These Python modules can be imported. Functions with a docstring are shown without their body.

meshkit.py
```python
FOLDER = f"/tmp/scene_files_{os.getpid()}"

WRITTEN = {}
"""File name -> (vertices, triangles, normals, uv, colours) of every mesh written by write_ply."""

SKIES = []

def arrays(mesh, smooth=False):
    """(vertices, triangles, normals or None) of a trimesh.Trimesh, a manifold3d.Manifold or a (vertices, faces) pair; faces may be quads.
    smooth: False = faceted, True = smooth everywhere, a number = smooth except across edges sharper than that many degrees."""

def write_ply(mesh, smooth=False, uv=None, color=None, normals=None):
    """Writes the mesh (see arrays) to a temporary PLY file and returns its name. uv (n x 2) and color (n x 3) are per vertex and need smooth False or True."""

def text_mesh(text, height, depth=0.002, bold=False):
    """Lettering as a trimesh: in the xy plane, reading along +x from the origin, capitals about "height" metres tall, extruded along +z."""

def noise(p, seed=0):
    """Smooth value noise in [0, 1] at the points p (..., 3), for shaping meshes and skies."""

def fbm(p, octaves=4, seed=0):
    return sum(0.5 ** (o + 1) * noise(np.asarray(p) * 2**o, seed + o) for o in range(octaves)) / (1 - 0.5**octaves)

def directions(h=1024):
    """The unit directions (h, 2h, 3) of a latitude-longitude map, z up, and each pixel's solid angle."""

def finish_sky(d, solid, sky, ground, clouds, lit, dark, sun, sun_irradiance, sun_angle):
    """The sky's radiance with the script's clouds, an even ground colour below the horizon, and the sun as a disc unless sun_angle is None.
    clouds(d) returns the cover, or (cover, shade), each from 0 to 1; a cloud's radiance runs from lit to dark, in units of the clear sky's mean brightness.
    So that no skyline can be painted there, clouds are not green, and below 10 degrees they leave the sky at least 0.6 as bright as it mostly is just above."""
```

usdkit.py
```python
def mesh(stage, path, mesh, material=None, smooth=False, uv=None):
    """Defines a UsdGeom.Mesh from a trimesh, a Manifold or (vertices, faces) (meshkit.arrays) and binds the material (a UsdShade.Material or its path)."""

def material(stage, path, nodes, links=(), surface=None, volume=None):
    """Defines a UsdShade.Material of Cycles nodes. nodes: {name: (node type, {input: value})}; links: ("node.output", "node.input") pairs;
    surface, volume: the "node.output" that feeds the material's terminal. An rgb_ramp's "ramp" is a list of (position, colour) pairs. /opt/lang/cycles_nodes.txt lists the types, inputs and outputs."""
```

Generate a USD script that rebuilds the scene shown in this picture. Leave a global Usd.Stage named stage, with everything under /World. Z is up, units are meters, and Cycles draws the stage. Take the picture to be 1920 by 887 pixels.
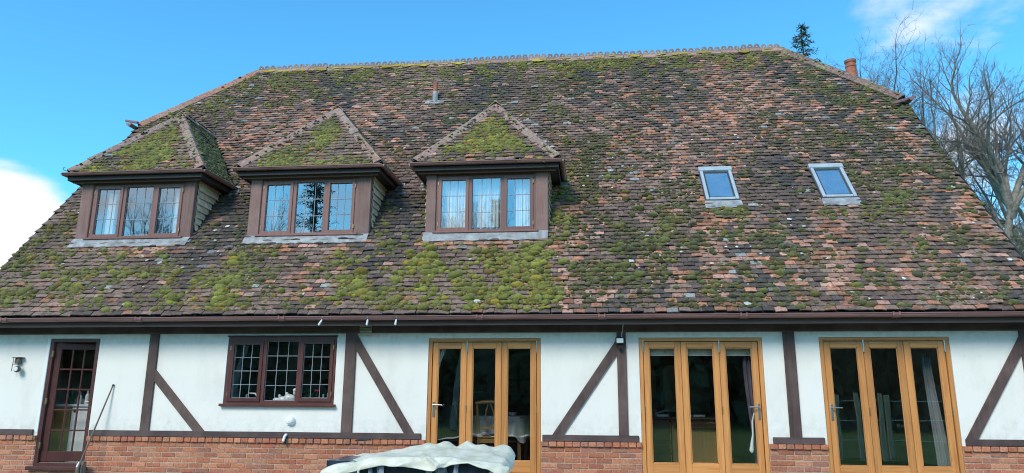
import math, numpy as np, trimesh, usdkit, meshkit
from pxr import Usd, UsdGeom, UsdLux, UsdShade, Gf, Sdf, Vt
from shapely.geometry import Polygon, box as sbox
from shapely.ops import unary_union
from scipy.spatial import cKDTree

stage = Usd.Stage.CreateInMemory()
UsdGeom.SetStageUpAxis(stage, 'Z')
UsdGeom.SetStageMetersPerUnit(stage, 1.0)
UsdGeom.Xform.Define(stage, '/World')
UsdGeom.Scope.Define(stage, '/World/Looks')
pi = math.pi

# ------------------------------------------------------------------ camera
CAM = np.array([0.0, -10.985, 1.099])
YAW, PITCH, ROLL = -0.10850, 0.22667, 0.00650
cy, sy, cp, sp = math.cos(YAW), math.sin(YAW), math.cos(PITCH), math.sin(PITCH)
FW = np.array([sy*cp, cy*cp, sp]); R0 = np.array([cy, -sy, 0]); U0 = np.cross(R0, FW)
RT = math.cos(ROLL)*R0 + math.sin(ROLL)*U0; UP = -math.sin(ROLL)*R0 + math.cos(ROLL)*U0
cam = UsdGeom.Camera.Define(stage, '/World/camera')
m4 = Gf.Matrix4d(*RT, 0, *UP, 0, *(-FW), 0, *CAM, 1)
cam.AddTransformOp().Set(m4)
cam.CreateHorizontalApertureAttr(36.0)
cam.CreateFocalLengthAttr(36.0*1374.97/1920)
cam.CreateClippingRangeAttr((0.1, 5000.0))
EXPOSURE = 1.02
cam.CreateExposureAttr(EXPOSURE)

# ------------------------------------------------------------------ sky and sun
SUN_AZ = math.radians(205)      # direction towards the sun, measured from +Y towards +X: behind the camera, to the left, behind thin cloud
SUN_EL = math.radians(40)
SUN = np.array([math.sin(SUN_AZ)*math.cos(SUN_EL), math.cos(SUN_AZ)*math.cos(SUN_EL), math.sin(SUN_EL)])
SKY_STRENGTH = 0.1
CLOUD = 6.0
nodes = {
 'tc': ('texture_coordinate', {}),
 'sky': ('sky_texture', dict(sky_type='single_scattering', sun_disc=False, sun_elevation=SUN_EL, sun_rotation=math.atan2(SUN[0], SUN[1]), air_density=1.0, aerosol_density=0.3, ozone_density=2.0, altitude=100.0)),
 'hs': ('mix_color', dict(blend_type='multiply', fac=1.0, b=(.50, 1.30, 1.50), use_clamp=False)),
 'mp': ('mapping', dict(mapping_type='point', scale=(1.0, 1.0, 2.2))),
 'n1': ('noise_texture', dict(scale=2.6, detail=9.0, roughness=0.58, distortion=0.25)),
 'n2': ('noise_texture', dict(scale=7.0, detail=6.0, roughness=0.62, distortion=0.3)),
 'cm': ('rgb_ramp', dict(ramp=[(0, (.70, .77, .88)), (1, (1, 1, 1))])),
 'cs': ('vector_math', dict(math_type='scale', scale=CLOUD)),
 'mix': ('mix_color', dict(blend_type='mix')),
 'bg': ('background_shader', dict(strength=SKY_STRENGTH)),
}
links = [('tc.generated', 'mp.vector'), ('mp.vector', 'n1.vector'), ('mp.vector', 'n2.vector'), ('n2.fac', 'cm.fac'), ('cm.color', 'cs.vector1')]
# cloud banks seen in the photograph (left, right top, right low) and the broken cloud of the rest of that sky
banks = [((-.668, .728, .130), .9985, .985, 0.45), ((-.690, .640, .04), .99, .962, 0.5), ((.425, .797, .43), .9985, .985, 0.22), ((.47, .853, .215), .9975, .986, 0.42), ((0.0, -.92, .39), .80, .1, 0.30)]
prev = None
for i, (d, hi, lo, amp) in enumerate(banks):
    d = np.array(d)/np.linalg.norm(d)
    nodes[f'd{i}'] = ('vector_math', dict(math_type='dot_product', vector2=tuple(d)))
    nodes[f'r{i}'] = ('map_range', dict(range_type='smoothstep', from_min=lo, from_max=hi, to_min=0.0, to_max=amp, clamp=True))
    links += [('tc.generated', f'd{i}.vector1'), (f'd{i}.value', f'r{i}.value')]
    if prev is None:
        prev = f'r{i}.result'
    else:
        nodes[f'a{i}'] = ('math', dict(math_type='add'))
        links += [(prev, f'a{i}.value1'), (f'r{i}.result', f'a{i}.value2')]; prev = f'a{i}.value'
nodes['an'] = ('math', dict(math_type='add'))
nodes['fx'] = ('math', dict(math_type='multiply', value2=0.45))
nodes['an2'] = ('math', dict(math_type='add'))
nodes['cf'] = ('map_range', dict(range_type='smoothstep', from_min=0.95, from_max=1.24, to_min=0.0, to_max=1.0, clamp=True))
links += [(prev, 'an.value1'), ('n1.fac', 'an.value2'), ('n2.fac', 'fx.value1'), ('an.value', 'an2.value1'), ('fx.value', 'an2.value2'), ('an2.value', 'cf.value'),
          ('sky.color', 'hs.a'), ('hs.result', 'mix.a'), ('cs.vector', 'mix.b'), ('cf.result', 'mix.fac'), ('mix.result', 'bg.color')]
skymat = usdkit.material(stage, '/World/Looks/sky', nodes, links, surface='bg.background')
dome = UsdLux.DomeLight.Define(stage, '/World/sky')
UsdShade.MaterialBindingAPI.Apply(dome.GetPrim()).Bind(skymat)
dome.GetPrim().SetCustomDataByKey('kind', 'structure')
sun = UsdLux.DistantLight.Define(stage, '/World/sun')
sun.CreateIntensityAttr(0.40); sun.CreateAngleAttr(22.0); sun.CreateNormalizeAttr(True); sun.CreateColorAttr(Gf.Vec3f(1.0, .92, .80))
zax = SUN; xax = np.cross([0, 0, 1.0], zax); xax /= np.linalg.norm(xax); yax = np.cross(zax, xax)
sun.AddTransformOp().Set(Gf.Matrix4d(*xax, 0, *yax, 0, *zax, 0, 0, 0, 0, 1))

# ------------------------------------------------------------------ helpers
def snoise(p): return np.asarray(meshkit.noise(p))*2-1
def sfbm(p, o=4, seed=0): return np.asarray(meshkit.fbm(p, o, seed))*2-1
_names = {}
def numbered(parent, name):
    k = (parent, name); n = _names.get(k, 0); _names[k] = n + 1
    return f'{parent}/{name}' if n == 0 else f'{parent}/{name}_{n:03d}'
def keys(prim, **kw):
    for k, v in kw.items():
        if v: prim.SetCustomDataByKey(k, v)
def thing(name, label, category, group=None, loc=(0, 0, 0), rotz=0, kind=None, scale=None):
    path = numbered('/World', name); x = UsdGeom.Xform.Define(stage, path)
    x.AddTranslateOp().Set(Gf.Vec3d(*map(float, loc)))
    if rotz: x.AddRotateZOp().Set(float(rotz))
    if scale: x.AddScaleOp().Set(Gf.Vec3f(*scale))
    keys(x.GetPrim(), label=label, category=category, group=group, kind=kind)
    return path
class MB:
    "collects vertices, triangles and a colour per vertex"
    def __init__(s): s.v, s.f, s.t, s.n = [], [], [], 0
    def add(s, v, f, tint=None):
        v = np.asarray(v, float); f = np.asarray(f, int)
        if f.shape[1] == 4: f = np.vstack([f[:, [0, 1, 2]], f[:, [0, 2, 3]]])
        s.v.append(v); s.f.append(f + s.n); s.n += len(v)
        t = np.ones((len(v), 3)) if tint is None else np.broadcast_to(np.asarray(tint, float), (len(v), 3))
        s.t.append(t); return s
    def tm(s, m, tint=None): return s.add(m.vertices, m.faces, tint)
    def out(s): return np.vstack(s.v), np.vstack(s.f), np.vstack(s.t)
_cs = []
def cbox(x0, x1, y0, y1, z0, z1, c=0.005):
    "box with chamfered edges: (vertices, triangles)"
    S = np.array([[a, b, d] for a in (-1, 1) for b in (-1, 1) for d in (-1, 1)], float)
    if not _cs:
        V = np.vstack([[[s[k]*(1.0 if k == a else .8) for k in range(3)] for a in range(3)] for s in S])
        h = trimesh.convex.convex_hull(V); idx = cKDTree(V).query(h.vertices)[1]
        _cs.append(idx[h.faces])
    h = np.array([x1-x0, y1-y0, z1-z0])/2; ctr = np.array([x1+x0, y1+y0, z1+z0])/2
    c = min(c, *(h*.45))
    V = np.vstack([[[s[k]*(h[k] if k == a else h[k]-c) for k in range(3)] for a in range(3)] for s in S])
    return V + ctr, _cs[0]
def orient(v, ctr, ex, ey, ez):
    return np.asarray(ctr) + v[:, :1]*np.asarray(ex) + v[:, 1:2]*np.asarray(ey) + v[:, 2:3]*np.asarray(ez)
def bar(p, q, w, d, c=.005, up=(0, 0, 1)):
    "a squared bar from p to q, w wide and d deep"
    p, q = np.asarray(p, float), np.asarray(q, float); L = np.linalg.norm(q-p); ez = (q-p)/L
    ex = np.cross(ez, up)
    if np.linalg.norm(ex) < 1e-6: ex = np.array([1.0, 0, 0])
    ex /= np.linalg.norm(ex); ey = np.cross(ez, ex)
    v, f = cbox(-w/2, w/2, -d/2, d/2, 0, L, c)
    return orient(v, p, ex, ey, ez), f
def tube(P, r, n=8, caps=True):
    P = np.asarray(P, float); r = np.broadcast_to(r, (len(P),)).astype(float)
    T = np.gradient(P, axis=0); T /= np.linalg.norm(T, axis=1, keepdims=True)+1e-12
    a = np.cross(T, np.where(np.abs(T[:, 2:]) < .9, [[0, 0, 1.0]], [[1.0, 0, 0]])); a /= np.linalg.norm(a, axis=1, keepdims=True)+1e-12
    b = np.cross(T, a); g = np.arange(n)*2*pi/n
    V = P[:, None] + r[:, None, None]*(np.cos(g)[None, :, None]*a[:, None] + np.sin(g)[None, :, None]*b[:, None])
    i, j = np.meshgrid(np.arange(len(P)-1), np.arange(n), indexing='ij')
    q = np.stack([i*n+j, i*n+(j+1) % n, (i+1)*n+(j+1) % n, (i+1)*n+j], -1).reshape(-1, 4)
    F = np.vstack([q[:, [0, 1, 2]], q[:, [0, 2, 3]]]); V = V.reshape(-1, 3)
    if caps:
        k = len(V); V = np.vstack([V, P[0], P[-1]]); e = (len(P)-1)*n
        F = np.vstack([F, [[k, (x+1) % n, x] for x in range(n)], [[k+1, e+x, e+(x+1) % n] for x in range(n)]])
    return V, F
def lathe(profile, n=20, ctr=(0, 0, 0)):
    pr = np.asarray(profile, float); g = np.arange(n)*2*pi/n
    V = np.stack([pr[:, :1]*np.cos(g), pr[:, :1]*np.sin(g), np.repeat(pr[:, 1:], n, 1)], -1).reshape(-1, 3)
    i, j = np.meshgrid(np.arange(len(pr)-1), np.arange(n), indexing='ij')
    q = np.stack([i*n+j, i*n+(j+1) % n, (i+1)*n+(j+1) % n, (i+1)*n+j], -1).reshape(-1, 4)
    return V+np.asarray(ctr), np.vstack([q[:, [0, 1, 2]], q[:, [0, 2, 3]]])
def slab_xz(poly, y0, y1):
    "a shapely polygon drawn in x and z, given depth from y0 to y1"
    m = MB()
    for g in (poly.geoms if hasattr(poly, 'geoms') else [poly]):
        e = trimesh.creation.extrude_polygon(g, y1-y0); v = np.array(e.vertices)
        m.add(np.stack([v[:, 0], y1-v[:, 2], v[:, 1]], 1), e.faces)
    return m
def slab_yz(poly, x0, x1):
    m = MB(); e = trimesh.creation.extrude_polygon(poly, x1-x0); v = np.array(e.vertices)
    return m.add(np.stack([x0+v[:, 2], v[:, 0], v[:, 1]], 1), e.faces)
def obj(parent, name, m, mat, label=None, smooth=False, kind=None, category=None, group=None, tint=False, number=True):
    path = numbered(parent, name)
    t = None
    if isinstance(m, MB): v, f, t = m.out(); m = (v, f)
    elif not isinstance(m, tuple): m = (np.array(m.vertices), np.array(m.faces))
    if tint and smooth not in (False, True): smooth = False
    me = usdkit.mesh(stage, path, m, MAT[mat], smooth=smooth)
    if tint and t is not None:
        UsdGeom.PrimvarsAPI(me).CreatePrimvar('tint', Sdf.ValueTypeNames.Color3fArray, 'vertex').Set(Vt.Vec3fArray.FromNumpy(t.astype(np.float32)))
    keys(me.GetPrim(), label=label, kind=kind, category=category, group=group)
    return path
def B(*a, c=.005): return MB().add(*cbox(*a, c=c))

# ------------------------------------------------------------------ materials
MAT = {}
def mat(name, nodes, links, surface): MAT[name] = usdkit.material(stage, '/World/Looks/'+name, nodes, links, surface=surface)
def plain(name, col, rough=.6, metal=0.0, spec=.5, var=.12, scale=6.0, bump=0.0, bscale=60.0, stretch=(1, 1, 1), col2=None, extra=None):
    "one colour broken by noise at two sizes, with relief"
    c2 = col2 or tuple(x*(1-2.2*var) for x in col); c1 = tuple(x*(1+var) for x in col)
    n = {'g': ('geometry', {}), 'mp': ('mapping', dict(mapping_type='point', scale=stretch)), 'n': ('noise_texture', dict(scale=scale, detail=7.0, roughness=.62)),
         'r': ('rgb_ramp', dict(ramp=[(.3, c2), (.68, c1)])), 'p': ('principled_bsdf', dict(roughness=rough, metallic=metal, specular_ior_level=spec, **(extra or {})))}
    l = [('g.position', 'mp.vector'), ('mp.vector', 'n.vector'), ('n.fac', 'r.fac'), ('r.color', 'p.base_color')]
    if bump:
        n['n2'] = ('noise_texture', dict(scale=bscale, detail=5.0, roughness=.6)); n['b'] = ('bump', dict(strength=bump, distance=.01))
        l += [('mp.vector', 'n2.vector'), ('n2.fac', 'b.height'), ('b.normal', 'p.normal')]
    mat(name, n, l, 'p.BSDF')
def wood(name, dark, light, axis, rough=.55, fine=38.0, along=1.6, bump=.25, rings=0.0, wear=None, spec=.5):
    "grain drawn out along one axis, with slow patches of wear"
    st = [fine]*3; st['xyz'.index(axis)] = along
    n = {'g': ('geometry', {}), 'mp': ('mapping', dict(mapping_type='point', scale=tuple(st))),
         'n': ('noise_texture', dict(scale=1.0, detail=6.0, roughness=.6, distortion=.8)), 'nb': ('noise_texture', dict(scale=2.3, detail=4.0, roughness=.6)),
         'r': ('rgb_ramp', dict(ramp=[(.28, dark), (.72, light)])), 'rw': ('rgb_ramp', dict(ramp=[(.42, (0, 0, 0)), (.72, (1, 1, 1))])),
         'mx': ('mix_color', dict(blend_type='mix', b=wear or light)), 'wf': ('math', dict(math_type='multiply', value2=.55 if wear else .25)),
         'b': ('bump', dict(strength=bump, distance=.004)), 'p': ('principled_bsdf', dict(roughness=rough, specular_ior_level=spec)),
         'oi': ('object_info', {}), 'om': ('map_range', dict(from_min=0.0, from_max=1.0, to_min=.80, to_max=1.12)), 'ov': ('vector_math', dict(math_type='scale'))}
    l = [('oi.random', 'om.value'), ('mx.result', 'ov.vector1'), ('om.result', 'ov.scale'), ('g.position', 'mp.vector'), ('mp.vector', 'n.vector'), ('g.position', 'nb.vector'), ('n.fac', 'r.fac'), ('r.color', 'mx.a'), ('nb.fac', 'rw.fac'), ('rw.color', 'wf.value1'),
         ('wf.value', 'mx.fac'), ('ov.vector', 'p.base_color'), ('n.fac', 'b.height'), ('b.normal', 'p.normal')]
    mat(name, n, l, 'p.BSDF')
def tinted(name, rough=.85, nscale=30.0, amount=.45, bump=.5, bscale=120.0, blot=None, spec=.3, sheen=0.0, bdist=.008):
    "the colour each piece carries, mottled; blot = (colour, scale, low, high) adds patches of a second colour"
    n = {'g': ('geometry', {}), 'a': ('attribute', dict(attribute='tint')), 'n': ('noise_texture', dict(scale=nscale, detail=6.0, roughness=.65)),
         'r': ('rgb_ramp', dict(ramp=[(.3, (1-amount,)*3), (.7, (1+amount*.6,)*3)])), 'm': ('mix_color', dict(blend_type='multiply', fac=1.0, use_clamp=False)),
         'n2': ('noise_texture', dict(scale=bscale, detail=4.0, roughness=.6)), 'b': ('bump', dict(strength=bump, distance=bdist)),
         'p': ('principled_bsdf', dict(roughness=rough, specular_ior_level=spec, sheen_weight=sheen, sheen_roughness=.6))}
    l = [('g.position', 'n.vector'), ('n.fac', 'r.fac'), ('a.color', 'm.a'), ('r.color', 'm.b'), ('g.position', 'n2.vector'), ('n2.fac', 'b.height'), ('b.normal', 'p.normal')]
    last = 'm.result'
    for i, (c, s, lo, hi, top) in enumerate(blot or []):
        n[f'v{i}'] = ('noise_texture', dict(scale=s, detail=5.0, roughness=.68, distortion=.4)); n[f'k{i}'] = ('map_range', dict(range_type='smoothstep', from_min=lo, from_max=hi, to_min=0.0, to_max=top, clamp=True))
        n[f'x{i}'] = ('mix_color', dict(blend_type='mix', b=c))
        n[f'o{i}'] = ('vector_math', dict(math_type='add', vector2=(i*13.7, i*5.1, i*3.3)))
        l += [('g.position', f'o{i}.vector1'), (f'o{i}.vector', f'v{i}.vector'), (f'v{i}.fac', f'k{i}.value'), (f'k{i}.result', f'x{i}.fac'), (last, f'x{i}.a')]; last = f'x{i}.result'
    l.append((last, 'p.base_color'))
    mat(name, n, l, 'p.BSDF')
def glass(name, f0, tint=(.97, .98, .97), dust=0.0):
    "a double-glazed pane: see-through, with a mirror image that grows towards grazing angles and is a little uneven"
    n = {'t': ('transparent_bsdf', dict(color=tint)), 'gl': ('glossy_bsdf', dict(color=(.96, .98, 1), roughness=.004)), 'lw': ('layer_weight', dict(blend=.5)),
         'p5': ('math', dict(math_type='power', value2=5.0)), 'fr': ('math', dict(math_type='multiply_add', value2=1-f0, value3=f0)), 'm': ('mix_closure', {}),
         'g': ('geometry', {}), 'nz': ('noise_texture', dict(scale=2.2, detail=1.0)), 'b': ('bump', dict(strength=.035, distance=.02))}
    l = [('lw.facing', 'p5.value1'), ('p5.value', 'fr.value1'), ('fr.value', 'm.fac'), ('t.BSDF', 'm.closure1'), ('gl.BSDF', 'm.closure2'), ('g.position', 'nz.vector'), ('nz.fac', 'b.height'), ('b.normal', 'gl.normal')]
    if dust:
        n['df'] = ('diffuse_bsdf', dict(color=(.62, .64, .64))); n['dn'] = ('noise_texture', dict(scale=5.0, detail=6.0)); n['dm'] = ('math', dict(math_type='multiply', value2=2*dust)); n['m2'] = ('mix_closure', {})
        l += [('g.position', 'dn.vector'), ('dn.fac', 'dm.value1'), ('dm.value', 'm2.fac'), ('m.closure', 'm2.closure1'), ('df.BSDF', 'm2.closure2')]
    mat(name, n, l, 'm2.closure' if dust else 'm.closure')

tinted('clay_tile', nscale=34, amount=.5, bump=.6, bscale=90, blot=[((.040, .038, .036), 5.5, .50, .70, .60), ((.32, .32, .30), 38.0, .60, .70, .6)])
tinted('clay_board', nscale=14, amount=.3, bump=.3, blot=[((.16, .10, .085), 6.0, .56, .72, .7)])
tinted('ridge_clay', nscale=24, amount=.45, bump=.6, bscale=70, blot=[((.42, .41, .38), 16.0, .52, .70, .7), ((.10, .085, .075), 13.0, .56, .74, .5)])
tinted('moss', rough=1.0, nscale=45, amount=.55, bump=1.0, bscale=170, spec=.1, sheen=.15, bdist=.012)
tinted('lichen', rough=.95, nscale=40, amount=.3, bump=.3, spec=.1)
tinted('brick', nscale=42, amount=.38, bump=.6, bscale=150, blot=[((.09, .05, .045), 15.0, .56, .72, .55), ((.42, .30, .2), 9.0, .64, .8, .35)])
plain('mortar', (.46, .35, .26), .95, var=.14, scale=25, bump=.5, bscale=130)
tinted('bark', rough=.95, nscale=9, amount=.5, bump=.8, bscale=30, spec=.15, bdist=.02)
tinted('needles', rough=.8, nscale=8, amount=.4, bump=0.0, spec=.2)
# painted render: off white, faintly streaked by rain, dirty at foot, greyer towards top
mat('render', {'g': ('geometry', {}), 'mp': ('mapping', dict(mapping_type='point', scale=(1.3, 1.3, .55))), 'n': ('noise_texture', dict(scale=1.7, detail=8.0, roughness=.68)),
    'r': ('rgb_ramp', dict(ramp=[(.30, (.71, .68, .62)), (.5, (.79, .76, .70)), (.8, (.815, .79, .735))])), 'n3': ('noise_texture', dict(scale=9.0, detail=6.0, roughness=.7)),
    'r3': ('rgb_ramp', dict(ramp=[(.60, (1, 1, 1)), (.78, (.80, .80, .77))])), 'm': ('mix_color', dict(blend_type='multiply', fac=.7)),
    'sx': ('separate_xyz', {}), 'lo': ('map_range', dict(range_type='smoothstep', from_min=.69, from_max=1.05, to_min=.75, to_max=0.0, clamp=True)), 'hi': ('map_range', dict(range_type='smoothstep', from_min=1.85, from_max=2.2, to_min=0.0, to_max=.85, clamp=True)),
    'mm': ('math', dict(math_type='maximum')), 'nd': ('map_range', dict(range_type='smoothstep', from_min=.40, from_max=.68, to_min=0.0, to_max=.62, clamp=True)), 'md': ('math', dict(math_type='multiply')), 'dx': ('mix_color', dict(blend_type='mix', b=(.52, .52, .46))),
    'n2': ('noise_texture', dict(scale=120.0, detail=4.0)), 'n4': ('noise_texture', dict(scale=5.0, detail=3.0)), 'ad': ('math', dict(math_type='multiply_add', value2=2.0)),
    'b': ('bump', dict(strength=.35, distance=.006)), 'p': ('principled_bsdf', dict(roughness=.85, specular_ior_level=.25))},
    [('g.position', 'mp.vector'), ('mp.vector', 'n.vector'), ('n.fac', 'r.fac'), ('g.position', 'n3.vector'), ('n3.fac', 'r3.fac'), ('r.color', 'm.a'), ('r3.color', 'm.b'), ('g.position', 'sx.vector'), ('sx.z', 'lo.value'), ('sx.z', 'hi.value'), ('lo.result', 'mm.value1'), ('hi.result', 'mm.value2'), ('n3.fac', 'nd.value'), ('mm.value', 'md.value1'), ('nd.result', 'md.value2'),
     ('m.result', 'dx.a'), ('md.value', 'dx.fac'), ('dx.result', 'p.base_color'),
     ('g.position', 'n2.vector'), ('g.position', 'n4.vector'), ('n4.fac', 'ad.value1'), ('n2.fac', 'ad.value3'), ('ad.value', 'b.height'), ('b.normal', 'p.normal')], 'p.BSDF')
wood('timber_upright', (.044, .023, .020), (.110, .063, .054), 'z', .65, fine=26, along=1.1, wear=(.19, .125, .108), bump=.5)
wood('timber_level', (.040, .022, .021), (.095, .056, .052), 'x', .65, fine=26, along=1.1, wear=(.18, .125, .115), bump=.5)
wood('faded_upright', (.15, .075, .062), (.25, .14, .122), 'z', .7, wear=(.30, .195, .175))
wood('fascia_level', (.11, .06, .055), (.19, .11, .10), 'x', .6, wear=(.15, .10, .095))
wood('soffit_board', (.022, .014, .016), (.04, .026, .028), 'x', .6)
wood('mahogany_upright', (.060, .016, .013), (.115, .034, .027), 'z', .38, wear=(.13, .05, .04), bump=.12)
wood('mahogany_level', (.060, .016, .013), (.115, .034, .027), 'x', .38, wear=(.13, .05, .04), bump=.12)
wood('brown_frame', (.16, .062, .050), (.24, .11, .092), 'z', .45, bump=.12)
wood('oak_upright', (.41, .155, .042), (.72, .330, .105), 'z', .36, fine=30, along=1.3, bump=.12, wear=(.60, .27, .085))
wood('oak_level', (.41, .155, .042), (.72, .330, .105), 'x', .36, fine=30, along=1.3, bump=.12, wear=(.60, .27, .085))
wood('pine', (.36, .19, .06), (.52, .32, .12), 'z', .4)
wood('dark_furniture', (.10, .045, .018), (.19, .09, .035), 'x', .4)
wood('weathered_wood', (.10, .075, .055), (.24, .19, .15), 'z', .85, bump=.5)
plain('gutter_plastic', (.27, .13, .118), .35, var=.16, scale=3.0, stretch=(.6, 3, 3), bump=.05)
plain('lead_sheet', (.31, .32, .325), .55, var=.26, scale=7.0, spec=.5, bump=.25, bscale=16)
plain('lead_came', (.27, .29, .335), .45, var=.1)
plain('skylight_metal', (.54, .565, .58), .38, metal=.35, var=.07, scale=5)
plain('skylight_dark', (.05, .055, .06), .45)
plain('steel', (.55, .55, .54), .28, metal=1.0, var=.06)
plain('brass', (.35, .27, .14), .4, metal=.9, var=.2)
plain('white_plastic', (.80, .80, .78), .4, var=.04)
plain('black_plastic', (.02, .02, .022), .4, var=.1)
plain('rusty_metal', (.17, .15, .12), .7, var=.4, scale=40, metal=.3)
plain('lamp_face', (.75, .78, .78), .2, var=.03)
plain('louvre_green', (.33, .33, .22), .6, var=.2, scale=14)
plain('fabric_white', (.80, .80, .78), .9, var=.05, scale=8, bump=.3, bscale=60, extra=dict(subsurface_weight=0.0))
plain('fabric_cream', (.62, .58, .47), .9, var=.06, scale=8)
plain('fabric_blue', (.26, .31, .34), .9, var=.06, scale=8)
plain('fabric_grey', (.26, .29, .31), .9, var=.1, scale=8)
plain('fabric_purple', (.14, .11, .15), .9, var=.2, scale=8)
plain('tarpaulin', (.64, .625, .53), .5, var=.08, scale=6, bump=.4, bscale=30, col2=(.46, .45, .34))
plain('navy_plastic', (.022, .03, .055), .28, var=.3, scale=6, bump=.6, bscale=7, stretch=(3, 1, .6))
plain('clear_plastic', (.28, .33, .40), .25, var=.35, scale=12, bump=.6, bscale=12, stretch=(3, 1, .6))
plain('terracotta', (.36, .115, .065), .75, var=.18, scale=9, bump=.3)
plain('underlay', (.03, .027, .025), .9)
plain('room_plaster', (.60, .56, .50), .9, var=.05)
plain('room_floor', (.14, .11, .08), .8, var=.2)
plain('fence_wood', (.60, .46, .28), .9, var=.2, stretch=(9, 9, 1))
plain('grass', (.085, .15, .032), .95, var=.35, scale=1.4, bump=.6, bscale=40, spec=.1)
plain('paving', (.30, .28, .25), .9, var=.2, scale=5, bump=.3)
plain('earthenware', (.25, .10, .07), .5)
plain('red_petal', (.45, .02, .03), .6)
plain('leaf_green', (.06, .16, .03), .6)
plain('bottle_green', (.03, .10, .05), .12)
plain('ceramic_white', (.82, .82, .80), .2, var=.03)
plain('window_blue', (.16, .27, .36), .3, var=.15)  # blue that imitates daylight behind a pane
plain('leaded_print', (.33, .36, .33), .35, var=.25, scale=9)
glass('pane_glass', .18)
glass('upper_glass', .28)
glass('roof_glass', .84, (.5, .62, .72), dust=.06)

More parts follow.
